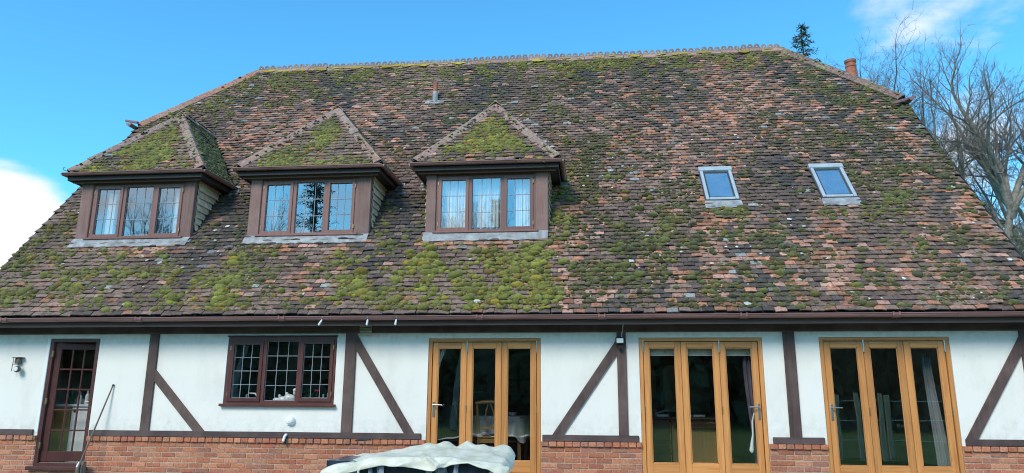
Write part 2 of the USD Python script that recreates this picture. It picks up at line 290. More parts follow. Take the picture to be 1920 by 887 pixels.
# moss, clean orange tiles, dark and lichen-pale areas of the roof: (x, distance up the slope, x spread, slope spread, amount[, brightness])
MOSS = [(-6.92, 8.2, 1.36, 0.49, 0.7, 0.7), (-4.3, 8.25, 2.07, 0.42, 0.6, 0.6), (-1.25, 8.39, 1.98, 0.42, 0.7, 0.8), (1.83, 8.29, 1.87, 0.47, 0.7, 0.75), (3.85, 8.26, 0.91, 0.46, 0.6, 0.7), (-6.17, 7.43, 1.8, 0.63, 0.35, 0.5), (-9.52, 7.04, 0.94, 0.7, 0.5, 0.6), (-8.69, 7.24, 0.81, 0.86, 0.5, 0.5), (5.49, 6.7, 0.72, 0.54, 0.7, 0.5), (5.73, 6.09, 0.5, 0.51, 0.8, 0.6), (6.05, 5.51, 0.17, 0.21, 0.9, 0.7), (4.81, 5.71, 0.98, 0.67, 0.5, 0.35), (5.47, 4.92, 0.56, 0.61, 0.5, 0.3), (4.44, 4.3, 1.01, 0.58, 0.5, 0.3), (6.21, 4.58, 0.18, 0.79, 0.7, 0.5), (5.43, 3.36, 0.51, 0.51, 0.4, 0.35), (-0.42, 2.96, 0.21, 0.69, 0.9, 0.8), (-0.49, 2.18, 0.18, 0.34, 0.8, 0.7), (0.27, 4.16, 0.89, 1.0, 0.4, 0.4), (0.87, 2.75, 0.89, 0.83, 0.5, 0.35), (0.38, 1.72, 0.68, 0.58, 0.55, 0.45), (0.19, 0.99, 0.49, 0.39, 0.6, 0.6), (1.25, 1.98, 0.51, 0.32, 0.6, 0.6), (2.33, 2.38, 0.26, 0.18, 1.0, 0.9), (2.04, 1.87, 0.12, 0.13, 1.2, 0.9), (2.41, 1.39, 0.64, 0.54, 0.45, 0.45), (1.45, 0.78, 1.08, 0.5, 0.4, 0.4), (2.61, 0.76, 0.45, 0.37, 0.5, 0.6), (2.37, 0.3, 0.44, 0.25, 0.5, 0.55), (4.42, 2.31, 0.49, 0.15, 0.9, 0.6), (5.08, 2.81, 0.25, 0.28, 0.7, 0.7), (4.75, 1.33, 0.45, 0.18, 0.6, 0.7), (3.66, 0.74, 0.88, 0.49, 0.35, 0.5), (5.5, 1.71, 0.69, 0.55, 0.35, 0.4), (6.22, 2.53, 0.32, 0.46, 0.5, 0.5), (4.9, 0.49, 0.85, 0.35, 0.35, 0.4), (-2.63, 1.11, 0.39, 0.58, 1.2, 1.0), (-2.63, 0.36, 0.33, 0.32, 1.0, 0.9), (-2.05, 0.3, 0.48, 0.24, 0.9, 0.85), (-1.4, 0.23, 0.48, 0.23, 0.8, 0.85), (-0.78, 0.58, 0.27, 0.5, 1.2, 1.0), (-0.86, 1.34, 0.29, 0.3, 1.2, 1.0), (-2.0, 1.23, 0.52, 0.3, 0.6, 0.8), (-1.22, 1.08, 0.42, 0.4, 0.7, 0.8), (-1.44, 0.65, 0.57, 0.3, 0.6, 0.8), (-3.59, 1.27, 0.25, 0.45, 1.1, 0.9), (-3.72, 0.75, 0.29, 0.34, 1.0, 0.9), (-3.8, 0.38, 0.5, 0.22, 0.8, 0.8), (-3.14, 0.43, 0.33, 0.22, 0.4, 0.6), (-4.28, 0.89, 0.35, 0.4, 0.35, 0.6), (-5.45, 1.17, 0.37, 0.57, 0.5, 0.6), (-5.66, 0.78, 0.27, 0.29, 0.9, 0.8), (-5.87, 0.41, 0.35, 0.28, 0.8, 0.8), (-5.87, 1.32, 0.13, 0.14, 0.7, 0.9), (-6.66, 0.8, 0.55, 0.46, 0.7, 0.75), (-7.61, 1.22, 0.57, 0.58, 0.85, 0.75), (-8.13, 0.96, 0.47, 0.57, 0.8, 0.7), (-8.75, 1.53, 0.4, 0.3, 0.8, 0.6), (-9.66, 1.55, 0.51, 0.62, 0.6, 0.5), (-9.33, 0.45, 0.38, 0.4, 0.7, 0.7), (-8.91, 0.38, 0.37, 0.26, 0.6, 0.7), (-6.49, 0.41, 0.53, 0.28, 0.6, 0.7), (-7.59, 0.31, 0.54, 0.2, 0.6, 0.7), (-9.63, 2.16, 0.32, 0.5, 0.6, 0.5), (-3.69, 2.76, 0.22, 0.69, 0.7, 0.45), (-6.75, 2.55, 0.2, 0.69, 0.5, 0.3)]
ORANGE = [(-0.4, 1.6, 0.24, 1.2, 0.75), (-0.45, 0.34, 0.19, 0.48, 0.5), (2.03, 2.1, 0.15, 0.54, 1.0), (1.89, 1.41, 0.18, 0.84, 0.6), (1.84, 0.54, 0.15, 0.74, 0.5), (2.48, 1.8, 0.49, 0.43, 0.3), (4.13, 2.17, 0.24, 0.12, 0.6), (3.73, 2.04, 0.18, 0.38, 0.8), (3.67, 1.36, 0.39, 0.82, 0.4), (3.7, 0.62, 0.22, 0.48, 0.6), (3.06, 0.75, 0.45, 0.49, 0.35), (1.22, 0.78, 0.62, 0.77, 0.3), (5.84, 4.6, 0.24, 1.0, 0.7), (5.9, 2.55, 0.32, 0.62, 0.45), (6.1, 2.25, 0.24, 0.59, 0.5), (5.88, 1.31, 0.37, 0.66, 0.45), (4.86, 1.2, 0.6, 0.79, 0.35), (5.18, 0.48, 0.7, 0.46, 0.35), (4.1, 6.22, 0.92, 0.96, 0.4), (3.2, 6.53, 0.64, 0.74, 0.4), (2.09, 5.47, 1.22, 0.9, 0.25), (-6.03, 5.35, 1.4, 1.2, 0.45), (-7.28, 5.89, 0.74, 1.28, 0.4), (-3.99, 4.39, 0.43, 0.84, 0.35), (-5.52, 6.0, 0.72, 0.75, 0.4), (-0.84, 4.22, 0.4, 0.8, 0.3), (1.46, 4.29, 1.54, 1.22, 0.25), (-8.43, 0.19, 0.63, 0.2, 0.4), (-4.59, 0.76, 0.79, 0.67, 0.3), (-1.61, 1.63, 0.96, 0.11, 0.8), (-4.76, 1.6, 1.02, 0.09, 0.8), (-7.87, 1.62, 0.98, 0.1, 0.7), (-3.99, 6.61, 0.96, 1.06, 0.3)]
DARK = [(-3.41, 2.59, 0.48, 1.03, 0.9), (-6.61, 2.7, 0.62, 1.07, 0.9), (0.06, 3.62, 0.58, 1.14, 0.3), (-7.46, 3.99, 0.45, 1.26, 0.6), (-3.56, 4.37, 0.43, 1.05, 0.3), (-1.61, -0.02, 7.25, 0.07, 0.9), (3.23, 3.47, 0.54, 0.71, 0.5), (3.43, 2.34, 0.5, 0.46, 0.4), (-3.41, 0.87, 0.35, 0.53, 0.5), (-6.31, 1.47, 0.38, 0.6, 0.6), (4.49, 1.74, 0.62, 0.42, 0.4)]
PALE = [(-1.43, 5.49, 0.66, 0.93, 0.35), (0.45, 3.78, 0.58, 0.75, 0.2), (2.29, 4.63, 0.78, 0.61, 0.1), (-6.31, 1.47, 0.57, 0.6, 0.25), (-6.85, 1.2, 0.56, 0.58, 0.12), (2.19, 1.01, 0.7, 0.38, 0.12), (4.82, 0.27, 0.63, 0.22, 0.12), (-3.11, 5.6, 0.68, 0.7, 0.1), (-7.82, 7.71, 1.35, 0.9, 0.15)]

# ------------------------------------------------------------------ the house: roof geometry
A = 0.88468; CA, SA, TA = math.cos(A), math.sin(A), math.tan(A)
EY, EZ = -0.4234, 2.384
VL, VR, HIPL, HIPR, SH, SR = -9.97, 6.28, -8.13, 4.45, 6.094, 8.72
def roof_pt(x, s, h=0.0):
    x, s, h = np.broadcast_arrays(np.asarray(x, float), np.asarray(s, float), np.asarray(h, float))
    return np.stack([x, EY + s*CA - h*SA, EZ + s*SA + h*CA], -1)
def roof_z(y): return EZ + TA*(y-EY)
def roof_y(z): return (z-EZ)/TA + EY
DORM = [dict(xc=-7.985, pw=1.075, hw=1.265, w0=-8.84, w1=-7.09), dict(xc=-4.80, pw=1.08, hw=1.27, w0=-5.68, w1=-3.955), dict(xc=-1.715, pw=1.035, hw=1.225, w0=-2.58, w1=-.885)]
DY, DZ = 0.60, 5.10
SKYL = [(1.965, 2.52), (3.865, 4.42)]; SK0, SK1 = 2.70, 3.68
def dorm_z(d, x, y): return np.minimum(DZ + TA*(y-DY), DZ + TA*(d['hw']-np.abs(x-d['xc'])))

house = thing('house', 'white rendered house with dark timbers and a mossy tiled roof', 'house')

def blobs(tab, x, s):
    o = np.zeros(np.shape(x))
    for X, S, rx, rs, a in tab: o += a*np.exp(-(((x-X)/rx)**2 + ((s-S)/rs)**2)*.9)
    return o
def fbm2(x, s, k, seed):
    return np.asarray(snoise(np.stack([x*k, s*k, np.full(np.shape(x), seed*7.3)], -1)))

def tile_pieces(O, u, v, nrm, U, S, rng, w=.158, rough=1.0):
    "one slightly cambered tile per (U, S): vertices (n, 12, 3) and the faces of one. O + U u + S v is the middle of a tile's lower edge"
    n = len(U); th = .013
    lu = np.array([-.5, 0, .5])*w; th = .017
    jit = rng.normal(0, 1, (n, 8))
    tail = .044 + jit[:, 0]*.0065*rough; head = .004 + jit[:, 1]*.001
    rot = jit[:, 2]*.012*rough; dv = jit[:, 3]*.007*rough; tilt = jit[:, 4]*.030*rough; cam_ = .0055 + jit[:, 5]*.001
    P = np.zeros((n, 12, 3))
    k = 0
    for (row, lv) in (('tail', 0.0), ('head', .21)):
        for lay in (1, 0):
            for c in range(3):
                a_ = lu[c]; b_ = lv + dv - a_*rot*2 + (0 if row == 'head' else jit[:, 6]*.0025*(c-1))
                hgt = (tail if row == 'tail' else head) + (cam_ if c == 1 else 0) + a_*tilt - (0 if lay else th)
                P[:, k] = np.asarray(O) + (U + a_ + b_*rot)[:, None]*u + (S + b_)[:, None]*v + hgt[:, None]*nrm
                k += 1
    # 0-2 tail top, 3-5 tail bottom, 6-8 head top, 9-11 head bottom
    q = [[0, 1, 7, 6], [1, 2, 8, 7], [3, 4, 1, 0], [4, 5, 2, 1], [3, 0, 6, 9], [2, 5, 11, 8]]
    F = np.array([[a, b, c] for a, b, c, d in q] + [[a, c, d] for a, b, c, d in q])
    return P, F
def pack(P, F, tint):
    n, k = P.shape[:2]
    return MB().add(P.reshape(-1, 3), (F[None] + np.arange(n)[:, None, None]*k).reshape(-1, 3), np.repeat(tint, k, 0))
def tile_tints(x, s, rng, orange=0.0, dark=0.0, pale=0.0):
    "weathered clay: broad patches and down-slope runs set the base, single tiles stray from it"
    n = len(x); r = rng.random(n); j = rng.normal(0, 1, (n, 1)); zero = np.zeros(n)
    taupe = np.array([.235, .155, .122]); brown = np.array([.158, .100, .080]); slate = np.array([.092, .077, .072]); black = np.array([.046, .042, .042])
    pink = np.array([.52, .285, .215]); orng = np.array([.52, .235, .145]); whit = np.array([.40, .40, .38])
    run = sfbm(np.stack([x*.9, s*.28, zero+3], -1), 4, 2)*1.7; run2 = sfbm(np.stack([x*2.6, s*.9, zero+8], -1), 3, 5)*1.5
    k = np.clip(.50 + .55*run + .35*run2 + .10*rng.normal(0, 1, n) + .28*np.clip(1.7-s, 0, 1)*(x < .2), 0, 1)[:, None]
    t = np.where(k < .5, slate + (brown-slate)*k*2, brown + (taupe-brown)*(k-.5)*2)
    po = np.clip(.06 + .045*(x > -1) + .12*np.clip(run2, 0, 1) + orange*.85, 0, .97); isor = r < po
    t = np.where(isor[:, None], np.where((rng.random(n) < .5)[:, None], pink, orng)*rng.uniform(.5, 1.05, (n, 1)), t)
    part = (r >= po) & (r < po + .08 + orange*.3); t = np.where(part[:, None], taupe*1.15, t)
    wp = rng.random(n) < (.008 + pale*.20); t = np.where(wp[:, None], whit*rng.uniform(.45, 1.0, (n, 1)), t)
    t = t*np.clip(1 + .11*j, .65, 1.4)
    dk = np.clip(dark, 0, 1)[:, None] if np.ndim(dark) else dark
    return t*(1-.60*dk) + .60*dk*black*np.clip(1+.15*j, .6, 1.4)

rng = np.random.default_rng(11)
GA, TW = .1, .165
xs, ss = [], []
for i in range(87):
    s = i*GA; off = (TW/2 if i % 2 else 0) + rng.normal(0, .006)
    xl = VL if s < SH else VL + (HIPL-VL)*(s-SH)/(SR-SH); xr = VR if s < SH else VR + (HIPR-VR)*(s-SH)/(SR-SH)
    c = np.arange(VL - .1 + off, VR + .1, TW) + rng.normal(0, .003, len(np.arange(VL - .1 + off, VR + .1, TW)))
    c = c[(c > xl + .04) & (c < xr - .04)]; xs.append(c); ss.append(np.full(len(c), s))
X, S = np.concatenate(xs), np.concatenate(ss)
Pm = roof_pt(X, S + .05)
keep = np.ones(len(X), bool)
for d in DORM:
    ax = np.abs(X-d['xc']); zd = dorm_z(d, X, Pm[:, 1])
    keep &= ~((ax < d['pw']-.03) & (Pm[:, 1] > .86) & (Pm[:, 2] < zd))
    keep &= ~((ax < d['hw']) & (Pm[:, 2] > DZ+.05) & (Pm[:, 2] < zd-.12))
for a, b in SKYL: keep &= ~((X > a-.0) & (X < b+.0) & (S > SK0-.08) & (S < SK1-.02))
X, S = X[keep], S[keep]
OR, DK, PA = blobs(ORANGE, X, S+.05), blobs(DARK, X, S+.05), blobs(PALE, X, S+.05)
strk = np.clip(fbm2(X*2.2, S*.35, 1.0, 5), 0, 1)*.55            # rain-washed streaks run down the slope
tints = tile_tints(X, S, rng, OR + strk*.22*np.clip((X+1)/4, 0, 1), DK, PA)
PT, FT = tile_pieces((0, EY, EZ), np.array([1.0, 0, 0]), np.array([0, CA, SA]), np.array([0, -SA, CA]), X, S, rng)
sag = .02*fbm2(X*.25, S*.25, 1.0, 9)                              # an old roof is not a plane
PT += (sag[:, None, None]*np.array([0, -SA, CA]))
# the underlay below the tiles, open under the dormers and the roof windows
fr = Polygon([(VL, -.02), (VR, -.02), (VR, SH), (HIPR, SR), (HIPL, SR), (VL, SH)])
for d in DORM:
    s0 = (.80-EY)/CA; s1 = (5.0-EZ)/SA
    fr = fr.difference(sbox(d['xc']-d['pw']+.12, s0, d['xc']+d['pw']-.12, s1))
for a, b in SKYL: fr = fr.difference(sbox(a+.06, SK0+.08, b-.06, SK1-.08))
e = trimesh.creation.extrude_polygon(fr, .03); v = np.array(e.vertices)
um = MB().add(roof_pt(v[:, 0], v[:, 1], v[:, 2]-.032), e.faces)
YB = 10.2 - EY                                                     # rear eave
yh = EY + SH*CA
um.add([[VL, YB, EZ], [VR, YB, EZ], [VR, 10.2-yh, EZ+SH*SA], [HIPR, 5.1, EZ+SR*SA-.01], [HIPL, 5.1, EZ+SR*SA-.01], [VL, 10.2-yh, EZ+SH*SA]], [[0, 1, 2], [0, 2, 5], [5, 2, 3], [5, 3, 4]])
um.add([[VL, yh, EZ+SH*SA], [VL, 10.2-yh, EZ+SH*SA], [HIPL, 5.1, EZ+SR*SA-.01]], [[0, 1, 2]])
um.add([[VR, yh, EZ+SH*SA], [VR, 10.2-yh, EZ+SH*SA], [HIPR, 5.1, EZ+SR*SA-.01]], [[0, 2, 1]])
um.tm(trimesh.creation.box((VR-VL-.3, 10.2-2*EY-.3, .06), trimesh.transformations.translation_matrix(((VL+VR)/2, 5.1, 2.42))))
roof = obj(house, 'roof', um, 'underlay')
# the lowest three courses one by one (they show largest), the rest of the tiles as one part
near = np.zeros(len(X), bool); order = np.where((S < .29) & (X > -9.7))[0]
near[order[np.argsort(S[order]*10 + np.abs(X[order])*.0001)][:294]] = True
for i in np.where(near)[0]:
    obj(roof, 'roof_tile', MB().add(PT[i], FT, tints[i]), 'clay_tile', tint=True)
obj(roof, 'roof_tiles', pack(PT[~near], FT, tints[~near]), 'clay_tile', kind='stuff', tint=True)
# verge: mortar and undercloak along both gable edges, bargeboards below
for xv, sg in ((VL, -1), (VR, 1)):
    mb = MB()
    for s in np.arange(0, SH, .1):
        p0, p1 = roof_pt(xv+sg*.01, s, .006), roof_pt(xv+sg*.01, s+.1, .006)
        mb.add(*bar(p0, p1, .03, .022+.004*rng.random(), .003, up=(1, 0, 0)))
    obj(roof, 'verge_mortar', mb, 'underlay')
    mb = MB(); mb.add(*bar(roof_pt(xv-sg*.03, -.02, -.13), roof_pt(xv-sg*.03, SH, -.13), .2, .025, .004, up=(1, 0, 0)))
    obj(house, 'bargeboard', mb, 'soffit_board')
# hip tiles on the four half hips and crested tiles along the ridge
def angle_tile(p0, p1, nrm, half, drop, th=.016, flare=.0, seg=5, jit=0.0):
    "an inverted trough between p0 and p1, rounded over the edge; nrm is straight up from it"
    p0, p1 = np.asarray(p0, float), np.asarray(p1, float); L = p1-p0; Ln = L/np.linalg.norm(L); nrm = np.asarray(nrm, float); nrm = nrm - Ln*(nrm@Ln); nrm /= np.linalg.norm(nrm); sd = np.cross(Ln, nrm)
    g = np.linspace(-1, 1, seg*2+1); prof = []
    for t in g: prof.append((t*half, -drop*(abs(t)**1.35)))
    outer = np.array(prof); inner = outer*np.array([.93, 1.0]) - np.array([0, th])
    ring = np.vstack([outer, inner[::-1]]); k = len(ring); V = []
    for e_, (p, sc) in enumerate(((p0, 1+flare), (p1, 1.0))):
        V.append(p + ring[:, :1]*sc*sd + ring[:, 1:]*nrm)
    F = [[i, (i+1) % k, k+(i+1) % k, k+i] for i in range(k)]; h = k//2
    F2 = [[i, i+1, k-2-i, k-1-i] for i in range(h-1)]
    return np.vstack(V), np.array(F + F2 + [[a+k, d+k, c+k, b+k] for a, b, c, d in F2])
def hip_run(parent, p0, p1, nrm, n, half, drop, rng, base=(.27, .135, .105), name='hip_tile'):
    p0, p1 = np.asarray(p0, float), np.asarray(p1, float)
    for i in range(n):
        a, b = p0+(p1-p0)*i/n, p0+(p1-p0)*(i+1.10)/n
        if i == n-1: b = p1
        j = rng.normal(0, .0025, 3); up = np.array(nrm)/np.linalg.norm(nrm)
        t = np.array(base)*rng.uniform(.85, 1.12)*(np.array([1, 1, 1])+rng.normal(0, .06, 3))
        mb = MB().add(*angle_tile(a+j+up*.024, b+j+up*.012, nrm, half, drop, flare=.03), tint=np.clip(t, .02, .6))
        obj(parent, name, mb, 'ridge_clay', tint=True)
zr = EZ+SR*SA
for xb, xa in ((VL, HIPL), (VR, HIPR)):
    for yb in (yh, 10.2-yh):
        if yb > 5: continue
        hip_run(roof, (xb+(-.02 if xb < 0 else .02), yb-.02, EZ+SH*SA+.085), (xa, 5.1, zr+.075), ((-.42 if xb < 0 else .42), -.5, 1.0), 9, .165, .125, rng, base=(.36, .18, .125) if xb < 0 else (.21, .135, .10))
NR = 28; rl = (HIPR-HIPL)/NR
lobe = []
for k in range(3):
    c = (k+.5)*rl/3*.985; r_ = rl/3*.40
    pts = [(c-r_, .0), (c-r_, .045)] + [(c-r_+r_*(1-math.cos(t))*.98, .045+.062*math.sin(t)**.85) for t in np.linspace(.25, pi/2, 5)]
    pts += [(2*c-x, z) for x, z in pts[-2::-1]]
    lobe.append(Polygon(pts).difference(Polygon([(c+.019*math.cos(t), .048+.021*math.sin(t)) for t in np.linspace(0, 2*pi, 11)[:-1]])))
crest = unary_union(lobe + [sbox(0, -.02, rl*.985, .028)])
for i in range(NR):
    x0 = HIPL+i*rl; dz = rng.normal(0, .006) + (.02 if i in (0, 1, 2) else 0) - (.03 if i == 1 else 0) + .015*math.sin(i*.55); tl = rng.normal(0, .006)
    t = np.array((.36, .205, .155))*rng.uniform(.8, 1.15)
    mb = MB().add(*angle_tile((x0+.004, 5.1, zr+.055+dz), (x0+rl-.006, 5.1, zr+.055+dz+tl), (0, 0, 1), .17, .155), tint=t)
    sl = slab_xz(crest, 5.092, 5.108); v, f, _ = sl.out(); v = v + [x0+.003, 0, zr+.05+dz]; v[:, 2] += (v[:, 0]-x0)/rl*tl
    mb.add(v, f, tint=t*np.array([.8, .95, 1.1]))
    obj(roof, 'ridge_tile', mb, 'ridge_clay', tint=True)
    # the bedding below and its yellow lichen towards the left end
    mb = MB().add(*cbox(x0+.01, x0+rl-.01, 4.955, 5.0, zr-.135+dz*.5, zr-.06+dz*.5, .012))
    obj(roof, 'ridge_bedding', mb, 'mortar')

# ------------------------------------------------------------------ walls
GX0, GX1 = -9.80, 6.12
OPEN = [(-8.63, -7.78, .12, 2.10), (-5.64, -3.885, 1.07, 2.135), (-2.455, -.755, .10, 2.085), (.685, 2.445, .10, 2.085), (3.235, 5.005, .10, 2.085)]
up = sbox(GX0, .60, GX1, 2.385); lo = sbox(GX0, -.35, GX1, .60)
for a, b, c, d in OPEN: up = up.difference(sbox(a, c, b, d)); lo = lo.difference(sbox(a, c, b, d))
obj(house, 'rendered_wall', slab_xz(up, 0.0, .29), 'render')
plinth = obj(house, 'brick_plinth', slab_xz(lo, .0015, .29), 'mortar')
gab = Polygon([(.29, -.35), (.29, 2.385), (roof_y(2.6)+.5, 2.6+.02), (yh, EZ+SH*SA-.15), (10.2-yh, EZ+SH*SA-.15), (9.9, 2.385), (9.9, -.35)])
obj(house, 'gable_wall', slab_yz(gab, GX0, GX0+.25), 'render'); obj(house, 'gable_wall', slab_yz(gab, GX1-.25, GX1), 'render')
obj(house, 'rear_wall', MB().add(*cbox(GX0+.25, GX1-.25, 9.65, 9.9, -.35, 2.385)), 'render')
# bricks, one by one: stretcher courses, and a projecting course of headers on top
def clear_spans(z0, z1):
    cuts = sorted((a, b) for a, b, c, d in OPEN if c < z1 and d > z0); x = GX0; sp = []
    for a, b in cuts: sp.append((x, a)); x = b
    sp.append((x, GX1)); return sp
rb = np.random.default_rng(5)
BC = np.array([[.46, .165, .088], [.50, .195, .105], [.41, .145, .085], [.48, .215, .125], [.38, .165, .11], [.52, .225, .13]])
def btint(): return BC[rb.integers(len(BC))]*rb.uniform(.85, 1.12)
bricks = []
for r_ in range(7):
    z1 = .522-r_*.075; z0 = z1-.065
    for a, b in clear_spans(z0, z1):
        x = a + (.0 if r_ % 2 else -.1125) + .004
        while x < b:
            l, r2 = max(x, a+.004), min(x+.215, b-.004)
            if r2-l > .03: bricks.append((l, r2, z0, z1, r_))
            x += .225
bricks.sort(key=lambda q: (q[4] > 5, q[4]))
rest = MB(); nb = 0
for l, r2, z0, z1, r_ in bricks:
    j = rb.normal(0, .0016, 4); t = btint()
    v, f = cbox(l+j[0], r2+j[1], -.006+rb.normal(0, .0018), .05, z0+j[2], z1+j[3], .006)
    v = v + np.stack([0*v[:, 0], 0*v[:, 0], (v[:, 0]-l)*rb.normal(0, .006)], 1)
    hidden = (-3.0 < (l+r2)/2 < -1.0 and r_ > 1)
    if nb < 295 and not hidden: obj(plinth, 'brick', MB().add(v, f, t), 'brick', tint=True); nb += 1
    else: rest.add(v, f, t)
obj(plinth, 'bricks', rest, 'brick', kind='stuff', tint=True)
for a, b in clear_spans(.53, .60):
    x = a+.004
    while x < b-.03:
        r2 = min(x+.1035, b-.004); j = rb.normal(0, .0018, 4)
        v, f = cbox(x+j[0], r2+j[1], -.036+rb.normal(0, .003), .05, .530+j[2], .5975, .006)
        obj(plinth, 'header_brick', MB().add(v, f, btint()*1.05), 'brick', tint=True); x += .1135
# timbers laid on the render
def post(x0, x1, z0=.69, z1=2.18): obj(house, 'timber_post', B(x0, x1, -.030, .02, z0, z1), 'timber_upright')
for a, b in ((-6.93, -6.78), (-3.745, -3.575), (.365, .50), (2.735, 2.895)): post(a, b)
post(5.925, 6.13, .69, 2.18)
for a, b in ((GX0-.01, -8.695), (-7.755, -2.525), (-.735, .645), (2.50, 3.195), (5.045, GX1+.012)):
    obj(house, 'timber_rail', B(a, b, -.034, .02, .602, .692), 'timber_level')
def brace(p, q, w=.135): 
    obj(house, 'timber_brace', MB().add(*bar((p[0], -.006, p[1]), (q[0], -.006, q[1]), .036, w, .004, up=(0, 1, 0))), 'timber_upright')
def braces():
    for p, q in (((-6.80, 1.545), (-5.945, .66)), ((-3.60, 2.07), (-2.685, .66)), ((.42, 2.03), (-.535, .66)), ((5.965, 2.03), (5.11, .66))):
        # each brace is cut square to the rail and the post it meets
        p, q = np.array(p), np.array(q); d = (q-p)/np.linalg.norm(q-p); n_ = np.array([-d[1], d[0]])*.064
        poly = Polygon([p+n_-d*.3, q+n_+d*.3, q-n_+d*.3, p-n_-d*.3])
        x0, x1 = (min(p[0], q[0]), max(p[0], q[0])); lim = sbox(-6.782, .69, 9, 2.18) if p[0] < -6 else sbox(-3.577, .69, 9, 2.18) if p[0] < -2 else sbox(-9, .69, .367, 2.18) if p[0] < 1 else sbox(-9, .69, 5.927, 2.18)
        obj(house, 'timber_brace', slab_xz(poly.intersection(lim), -.027, .01), 'timber_upright')
braces()
obj(house, 'wall_plate', B(GX0-.01, GX1+.012, -.036, .02, 2.165, 2.33), 'timber_level')
obj(house, 'soffit', B(VL+.05, VR-.05, -.32, .0, 2.300, 2.318), 'soffit_board')
obj(house, 'fascia', B(VL+.02, VR-.02, -.345, -.318, 2.245, 2.39), 'fascia_level')
obj(house, 'fascia', B(VL+.03, VR-.03, -.352, -.347, 2.245, 2.275), 'fascia_level')
def gutter(parent, p0, p1, out, r=.056, brackets=(), ends=(True, True)):
    "a half-round gutter from p0 to p1 (its rim's middle), out = direction away from the wall"
    p0, p1, out = np.asarray(p0, float), np.asarray(p1, float), np.asarray(out, float)
    L = p1-p0; Ln = L/np.linalg.norm(L); g = np.linspace(0, pi, 9)
    o = np.stack([np.cos(g)*r, -np.sin(g)*r], 1); i_ = np.stack([np.cos(g[::-1])*(r-.004), -np.sin(g[::-1])*(r-.004)], 1)
    lip = np.array([[r+.006, .004], [r+.006, -.008]]); ring = np.vstack([lip[:1], lip[1:], o, i_]); k = len(ring)
    V = np.vstack([p + ring[:, :1]*out + ring[:, 1:]*np.array([0, 0, 1.0]) for p in (p0, p1)])
    F = [[a, (a+1) % k, k+(a+1) % k, k+a] for a in range(k)]
    mb = MB().add(V, F)
    for p in (p0, p1):
        c = np.vstack([p + o[:, :1]*out + o[:, 1:]*np.array([0, 0, 1.0])]); mb.add(c, [[0, a, a+1] for a in range(1, 8)])
    gp = obj(parent, 'gutter', mb, 'gutter_plastic', smooth=40) if parent else mb
    for t in brackets:
        c = p0+L*t; rr = r+.007
        q = np.stack([np.cos(g)*rr, -np.sin(g)*rr], 1); V = np.vstack([c+Ln*w+q[:, :1]*out+q[:, 1:]*np.array([0, 0, 1.0]) for w in (-.016, .016)])
        bm = MB().add(V, [[a, a+1, 10+a-1, 9+a] for a in range(8)])
        if parent: obj(gp if parent == house else parent, 'gutter_bracket', bm, 'gutter_plastic', smooth=40)
        else: mb.add(*bm.out()[:2])
    return gp
gutter(house, (VL-.02, EY-.005, 2.372), (VR+.05, EY-.005, 2.372), (0, -1, 0), brackets=[(x-VL)/(VR-VL) for x in (-9.3, -8.2, -6.95, -5.3, -3.97, -2.87, -2.3, -1.62, -.35, .85, 1.7, 2.6, 3.65, 4.9, 5.9)])
gu = '/World/house/gutter'
for xg in (-9.1, -6.87, -4.6, -1.61, .15, 2.12, 4.15):
    g_ = np.linspace(0, pi, 9); q_ = np.stack([np.cos(g_)*.064, -np.sin(g_)*.064], 1)
    V = np.vstack([np.stack([np.full(9, xg+w_), EY-.005-q_[:, 0], 2.372+q_[:, 1]], 1) for w_ in (-.055, .055)])
    um_ = MB().add(V, [[a, a+1, 10+a, 9+a] for a in range(8)])
    for w_ in (-.05, .03): um_.add(*cbox(xg+w_, xg+w_+.02, EY-.075, EY-.045, 2.33, 2.385, .004))
    obj(gu, 'gutter_union', um_, 'gutter_plastic')
# short gutter ends and hooks at the feet of the half hips
obj(house, 'hip_gutter', gutter(None, (6.33, 3.18, 7.05), (6.33, 6.9, 7.05), (1, 0, 0), r=.06), 'gutter_plastic')
obj(house, 'hip_gutter', gutter(None, (-10.04, 3.18, 7.10), (-10.04, 6.9, 7.10), (-1, 0, 0), r=.06), 'gutter_plastic')
obj(house, 'hip_board', MB().add(*bar((5.93, 3.10, 6.90), (6.44, 3.30, 7.10), .07, .05, .008)), 'gutter_plastic')
obj(house, 'hip_board', MB().add(*bar((-10.20, 3.30, 7.21), (-9.85, 3.22, 7.12), .06, .05, .008)), 'gutter_plastic')
# downpipe at the right corner
obj(house, 'downpipe', MB().add(*tube([(6.02, -.40, 2.33), (6.02, -.36, 2.2), (6.05, -.10, 1.98), (6.05, -.07, 1.9), (6.05, -.07, -.2)], .034, 12)), 'gutter_plastic', smooth=50)
# chimney behind the right hip, with its pot
ch = obj(house, 'chimney', B(6.62-.34, 6.62+.34, 6.7, 7.4, 5.6, 9.08, c=.02), 'mortar')
obj(ch, 'chimney_pot', MB().add(*lathe([(.155, 9.05), (.15, 9.15), (.125, 9.42), (.12, 9.50), (.135, 9.52), (.135, 9.55), (.122, 9.56), (.120, 9.62), (.142, 9.64), (.145, 9.70), (.115, 9.70), (.105, 9.4)], 22, (6.66, 7.0, 0))), 'terracotta', smooth=35)
